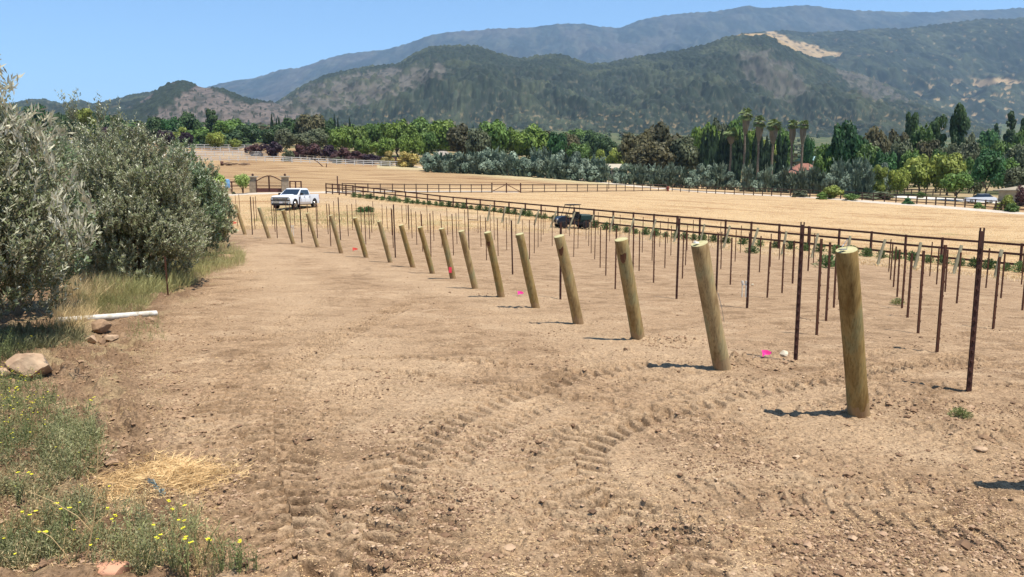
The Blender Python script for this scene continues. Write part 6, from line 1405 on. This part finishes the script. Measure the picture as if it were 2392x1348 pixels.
# pale grass at the foot of the olives
P, r = scatter(5200, [(400, 660), (420, 590), (500, 560), (575, 600), (570, 625), (500, 640), (440, 680)], 11); blades('pale_grass', P, r, .34, .0035, .35, 'grass_pale')
P, r = scatter(5200, [(190, 740), (180, 650), (330, 690), (390, 680), (330, 735)], 12); blades('pale_grass', P, r, .24, .003, .45, 'grass_pale')
P, r = scatter(3600, [(130, 800), (120, 640), (250, 640), (220, 760)], 13); blades('pale_grass', P, r, .28, .003, .4, 'dryweed')
P, r = scatter(3000, [(0, 860), (0, 780), (200, 770), (200, 815)], 14); blades('pale_grass', P, r, .18, .003, .5, 'weed_dark')
P, r = scatter(4200, [(215, 700), (250, 640), (420, 640), (430, 680), (330, 705)], 31); blades('pale_grass', P, r, .42, .004, .4, 'grass_pale')
P, r = scatter(2600, [(150, 720), (150, 620), (300, 640), (300, 700)], 32); blades('pale_grass', P, r, .45, .004, .45, 'dryweed')
# straw heap
def heap():
    cx, cy, cz = hit(385, 1125); r = np.random.RandomState(15); n = 9000; q = np.sqrt(r.rand(n)) * (1 + .35 * np.sin(r.uniform(0, 6.28, n) * 3)); a = r.uniform(0, 6.28, n); x = cx + np.cos(a) * q * .42; y = cy + np.sin(a) * q * .34 + .02; z = ground(x, y) + np.maximum(0, .07 * (1 - q)) * r.rand(n)
    P = np.column_stack([x, y, z]); a2 = r.uniform(0, 6.28, n); l = .05 + .10 * r.rand(n); el = r.normal(.08, .22, n); d = np.stack([np.cos(a2) * np.cos(el), np.sin(a2) * np.cos(el), np.sin(el)], 1); w = np.cross(d, unit(r, n)); w /= np.linalg.norm(w, axis=1)[:, None]; w *= .0017; side = np.stack([-np.sin(a2), np.cos(a2), 0 * a2], 1) * (l * r.normal(0, .15, n))[:, None]
    m = P + d * l[:, None] * .5 + side; V = np.stack([P - w, m - w, P + d * l[:, None], m + w], 1).reshape(-1, 3); o = link(bpy.data.objects.new('straw_heap', np_mesh('straw_heap', V, np.arange(len(V)).reshape(-1, 4), [M['straw']])))
    tag(o, 'loose heap of golden straw on the dirt at the lower left', 'straw heap')
heap()
# weeds on the bank: leafy stems
def weedbed(name, poly, n, seed, h, m, leaf, nl=16, dens=None, flowers=0, stem='weed'):
    P, r = scatter(n, poly, seed, dens); n = len(P); H = h * (.5 + r.rand(n)); L_ = r.normal(0, .3, (n, 2)); top = P + np.column_stack([L_ * H[:, None], H])
    j = r.rand(n, nl, 1); Q = P[:, None] + (top - P)[:, None] * j + .12 * H[:, None, None] * np.sin(j * 3) * unit(r, n)[:, None] * .4; Q = Q.reshape(-1, 3) + r.normal(size=(n * nl, 3)) * .012
    k = len(Q); d = unit(r, k); d[:, 2] = np.abs(d[:, 2]) * .8 + .15; s = leaf * (.5 + 1.1 * r.rand(k))[:, None]; w = np.cross(d, unit(r, k)); w /= np.linalg.norm(w, axis=1)[:, None]
    V = [np.stack([Q, Q + d * s * .5 - w * s * .12, Q + d * s, Q + d * s * .5 + w * s * .12], 1).reshape(-1, 3)]; mi = [np.zeros(k, int)]
    sw = np.array([.0018, 0, 0]); V.append(np.stack([P - sw, top - sw * .5, top + sw * .5, P + sw], 1).reshape(-1, 3)); mi.append(np.ones(n, int))
    if flowers:
        f = r.permutation(n)[:flowers]; c = top[f]
        for a in range(5):
            e = np.stack([math.cos(a * 1.257) * np.ones(len(f)), math.sin(a * 1.257) * np.ones(len(f)), .4 * np.ones(len(f))], 1) * .007 * (.6 + .7 * r.rand(len(f), 1)); g = np.cross(e, [0, 0, 1]) * .5; V.append(np.stack([c, c + e * .6 - g, c + e * 1.2, c + e * .6 + g], 1).reshape(-1, 3)); mi.append(np.full(len(f), 2))
    V = np.concatenate(V); o = link(bpy.data.objects.new(name, np_mesh(name, V, np.arange(len(V)).reshape(-1, 4), [M[m], M[stem], M['flower']], mi=np.concatenate(mi)))); return tag(o, kind='stuff')
LB = [(-80, 1348), (430, 1348), (330, 1240), (230, 1180), (200, 1100), (110, 1080), (60, 1000), (-80, 900)]
weedbed('low_weeds', LB, 2300, 21, .10, 'weed_dark', .018, 22, lambda x, y: sstep(-.25, .2, fbm(x / .35, y / .35, 3, 501)), 14)
weedbed('low_weeds', [(-80, 1348), (620, 1348), (480, 1250), (300, 1230), (-80, 1200)], 900, 22, .12, 'weed_dark', .018, 20, lambda x, y: sstep(-.2, .3, fbm(x / .3, y / .3, 3, 502)), 14)
weedbed('low_weeds', [(100, 1090), (140, 1000), (240, 1010), (235, 1110), (160, 1130)], 420, 23, .14, 'weed_dark', .02, 22)
weedbed('flowering_weeds', [(-60, 1080), (-60, 900), (60, 890), (130, 930), (130, 1040), (40, 1080)], 620, 24, .15, 'weed', .02, 14, None, 110)
weedbed('low_weeds', [(-80, 900), (-80, 820), (60, 800), (40, 850)], 200, 25, .2, 'weed', .022, 18, None, 50)
weedbed('low_weeds', [(300, 800), (300, 755), (380, 740), (390, 800)], 110, 26, .10, 'weed', .014, 14)
weedbed('low_weeds', [(430, 650), (430, 600), (570, 590), (575, 620), (480, 645)], 260, 27, .28, 'grass_pale', .03, 16)
weedbed('dry_weeds', [(-80, 1348), (560, 1348), (480, 1200), (200, 1150), (100, 950), (-80, 950)], 2600, 28, .10, 'dryweed', .014, 12, lambda x, y: sstep(-.1, .4, fbm(x / .3, y / .3, 3, 503)), 0, 'dryweed')
weedbed('dry_weeds', [(200, 960), (120, 820), (380, 800), (400, 960), (300, 1040)], 340, 29, .06, 'dryweed', .014, 10, lambda x, y: sstep(-.1, .4, fbm(x / .3, y / .3, 3, 504)), 0, 'dryweed')
# mustard plants: branching stems with yellow flowers, each a thing
def mustard(px, py, h, seed, lab, nf=9, fl=True, m='weed'):
    x, y, z = hit(px, py); r = random.Random(seed); o = empty('mustard_plant', (x, y, z), 0, lab, 'wildflower'); mb = MB(); tips = []
    for k in range(5):
        a = r.uniform(0, 6.28); t = Vector((math.cos(a) * h * .35, math.sin(a) * h * .35, h * r.uniform(.7, 1))); mid = t * .5 + Vector((r.uniform(-.02, .02), 0, .03)); mb.tube([(0, 0, -.01), mid, t], [.0028, .0022, .0012], 5); tips.append(t)
        for j in range(3): b = mid.lerp(t, r.random()); e = b + Vector((r.uniform(-.08, .08), r.uniform(-.08, .08), r.uniform(.03, .09))) * (h / .35); mb.tube([b, e], [.0016, .001], 4); tips.append(e)
    mb.build('stems', M[m], o)
    mb = MB()
    for k in range(60):
        b = tips[r.randrange(len(tips))] * r.uniform(.1, .95); d = Vector((r.uniform(-1, 1), r.uniform(-1, 1), r.uniform(0, .8))).normalized() * r.uniform(.012, .03); w = d.cross(Vector((0, 0, 1))).normalized() * .004; mb.add([b, b + d * .5 - w, b + d, b + d * .5 + w], [(0, 1, 2, 3)])
    mb.build('leaves', M[m], o)
    if fl:
        for c in tips[:nf]:
            mb = MB()
            for q in range(2):
                cc = c + Vector((r.uniform(-.008, .008), r.uniform(-.008, .008), r.uniform(0, .01)))
                for a in range(4):
                    e = Vector((math.cos(a * 1.57 + q), math.sin(a * 1.57 + q), .3)) * .009; g = e.cross(Vector((0, 0, 1))) * .5; mb.add([cc, cc + e * .6 - g, cc + e * 1.2, cc + e * .6 + g], [(0, 1, 2, 3)])
            mb.build('flower', M['flower'], o)
MU = [(410, 1345, .34, 'tall yellow-flowered weed right of the blue-grey leaf, tallest of its clump'), (470, 1330, .30, 'yellow-flowered weed at the right end of the lower weed clump'), (345, 1340, .28, 'yellow-flowered weed below the blue-grey leaf'), (520, 1345, .22, 'small yellow-flowered weed farthest right at the bottom'),
      (300, 1300, .22, 'yellow-flowered weed left of the blue-grey leaf'), (120, 1330, .22, 'yellow-flowered weed near the bottom left corner'), (30, 1300, .25, 'yellow-flowered weed in the bottom left corner'), (40, 1180, .2, 'yellow-flowered weed at the left edge in the dark weeds'), (170, 1260, .2, 'yellow-flowered weed between the long dry stalks'),
      (100, 1000, .25, 'yellow-flowered weed just below the largest rock'), (30, 960, .28, 'yellow-flowered weed in front of the largest rock, left side'), (60, 840, .25, 'yellow-flowered weed behind the largest rock'), (200, 975, .16, 'small yellow-flowered weed among clods right of the largest rock'), (560, 1348, .18, 'thin green weed by the gravelly dirt at the bottom'), (440, 1348, .25, 'yellow-flowered weed at the bottom edge below the straw heap')]
for i, (a, b, c, l) in enumerate(MU): mustard(a, b, c, 60 + i, l, 3 if i != 13 else 2)
# long dry stalk standing in front
def stalk():
    x, y, z = hit(190, 1348); o = empty('dry_stalk', (x, y, z), 0, 'long tan dry forked stalk standing in front of the weeds at the lower left', 'dry stalk'); mb = MB(); Y = y
    def w(px, py, dy=0): return Vector((float(t_of(px, py)) * (Y + dy) - x, dy, ztop(py, Y + dy) - z))
    mb.tube([w(190, 1350), w(205, 1290), w(215, 1240), w(224, 1180), w(226, 1120), w(229, 1060), w(228, 1042)], [.004, .0035, .003, .0028, .0024, .002, .0014], 6)
    mb.tube([w(211, 1238), w(180, 1205), w(120, 1170), w(60, 1145)], [.0022, .0018, .0014, .001], 5); mb.tube([w(224, 1222), w(260, 1195), w(292, 1170)], [.0018, .0014, .0009], 5); mb.tube([w(215, 1232), w(183, 1190), w(186, 1150), w(178, 1110)], [.0018, .0014, .0012, .0009], 5)
    mb.tube([w(183, 1350), w(150, 1290), w(120, 1255), w(80, 1232)], [.002, .0016, .0013, .0009], 5); mb.build('stem', M['straw'], o)
stalk()
def bluescrap():
    x, y, z = hit(368, 1170); o = empty('blue_leaf', (x, y, z), 0, 'faded blue-grey leafy sprig sticking up from the straw heap', 'plant'); r = random.Random(3); mb = MB()
    for k in range(46):
        v = k / 46; b = Vector((-.02 + .05 * (1 - v) + .02 * math.sin(v * 5), 0, .005 + .13 * v)); d = Vector((r.uniform(-1, 1), r.uniform(-.6, .2), r.uniform(.1, 1))).normalized() * .028; w = d.cross(Vector((0, 1, 0))).normalized() * .006; mb.add([b, b + d * .5 - w, b + d, b + d * .5 + w], [(0, 1, 2, 3)])
    mb.build('leaves', M['lupine'], o); mb = MB(); mb.tube([(.03, 0, -.02), (.02, 0, .05), (-.02, 0, .14)], .003, 5); mb.build('stem', M['lupine'], o)
bluescrap()
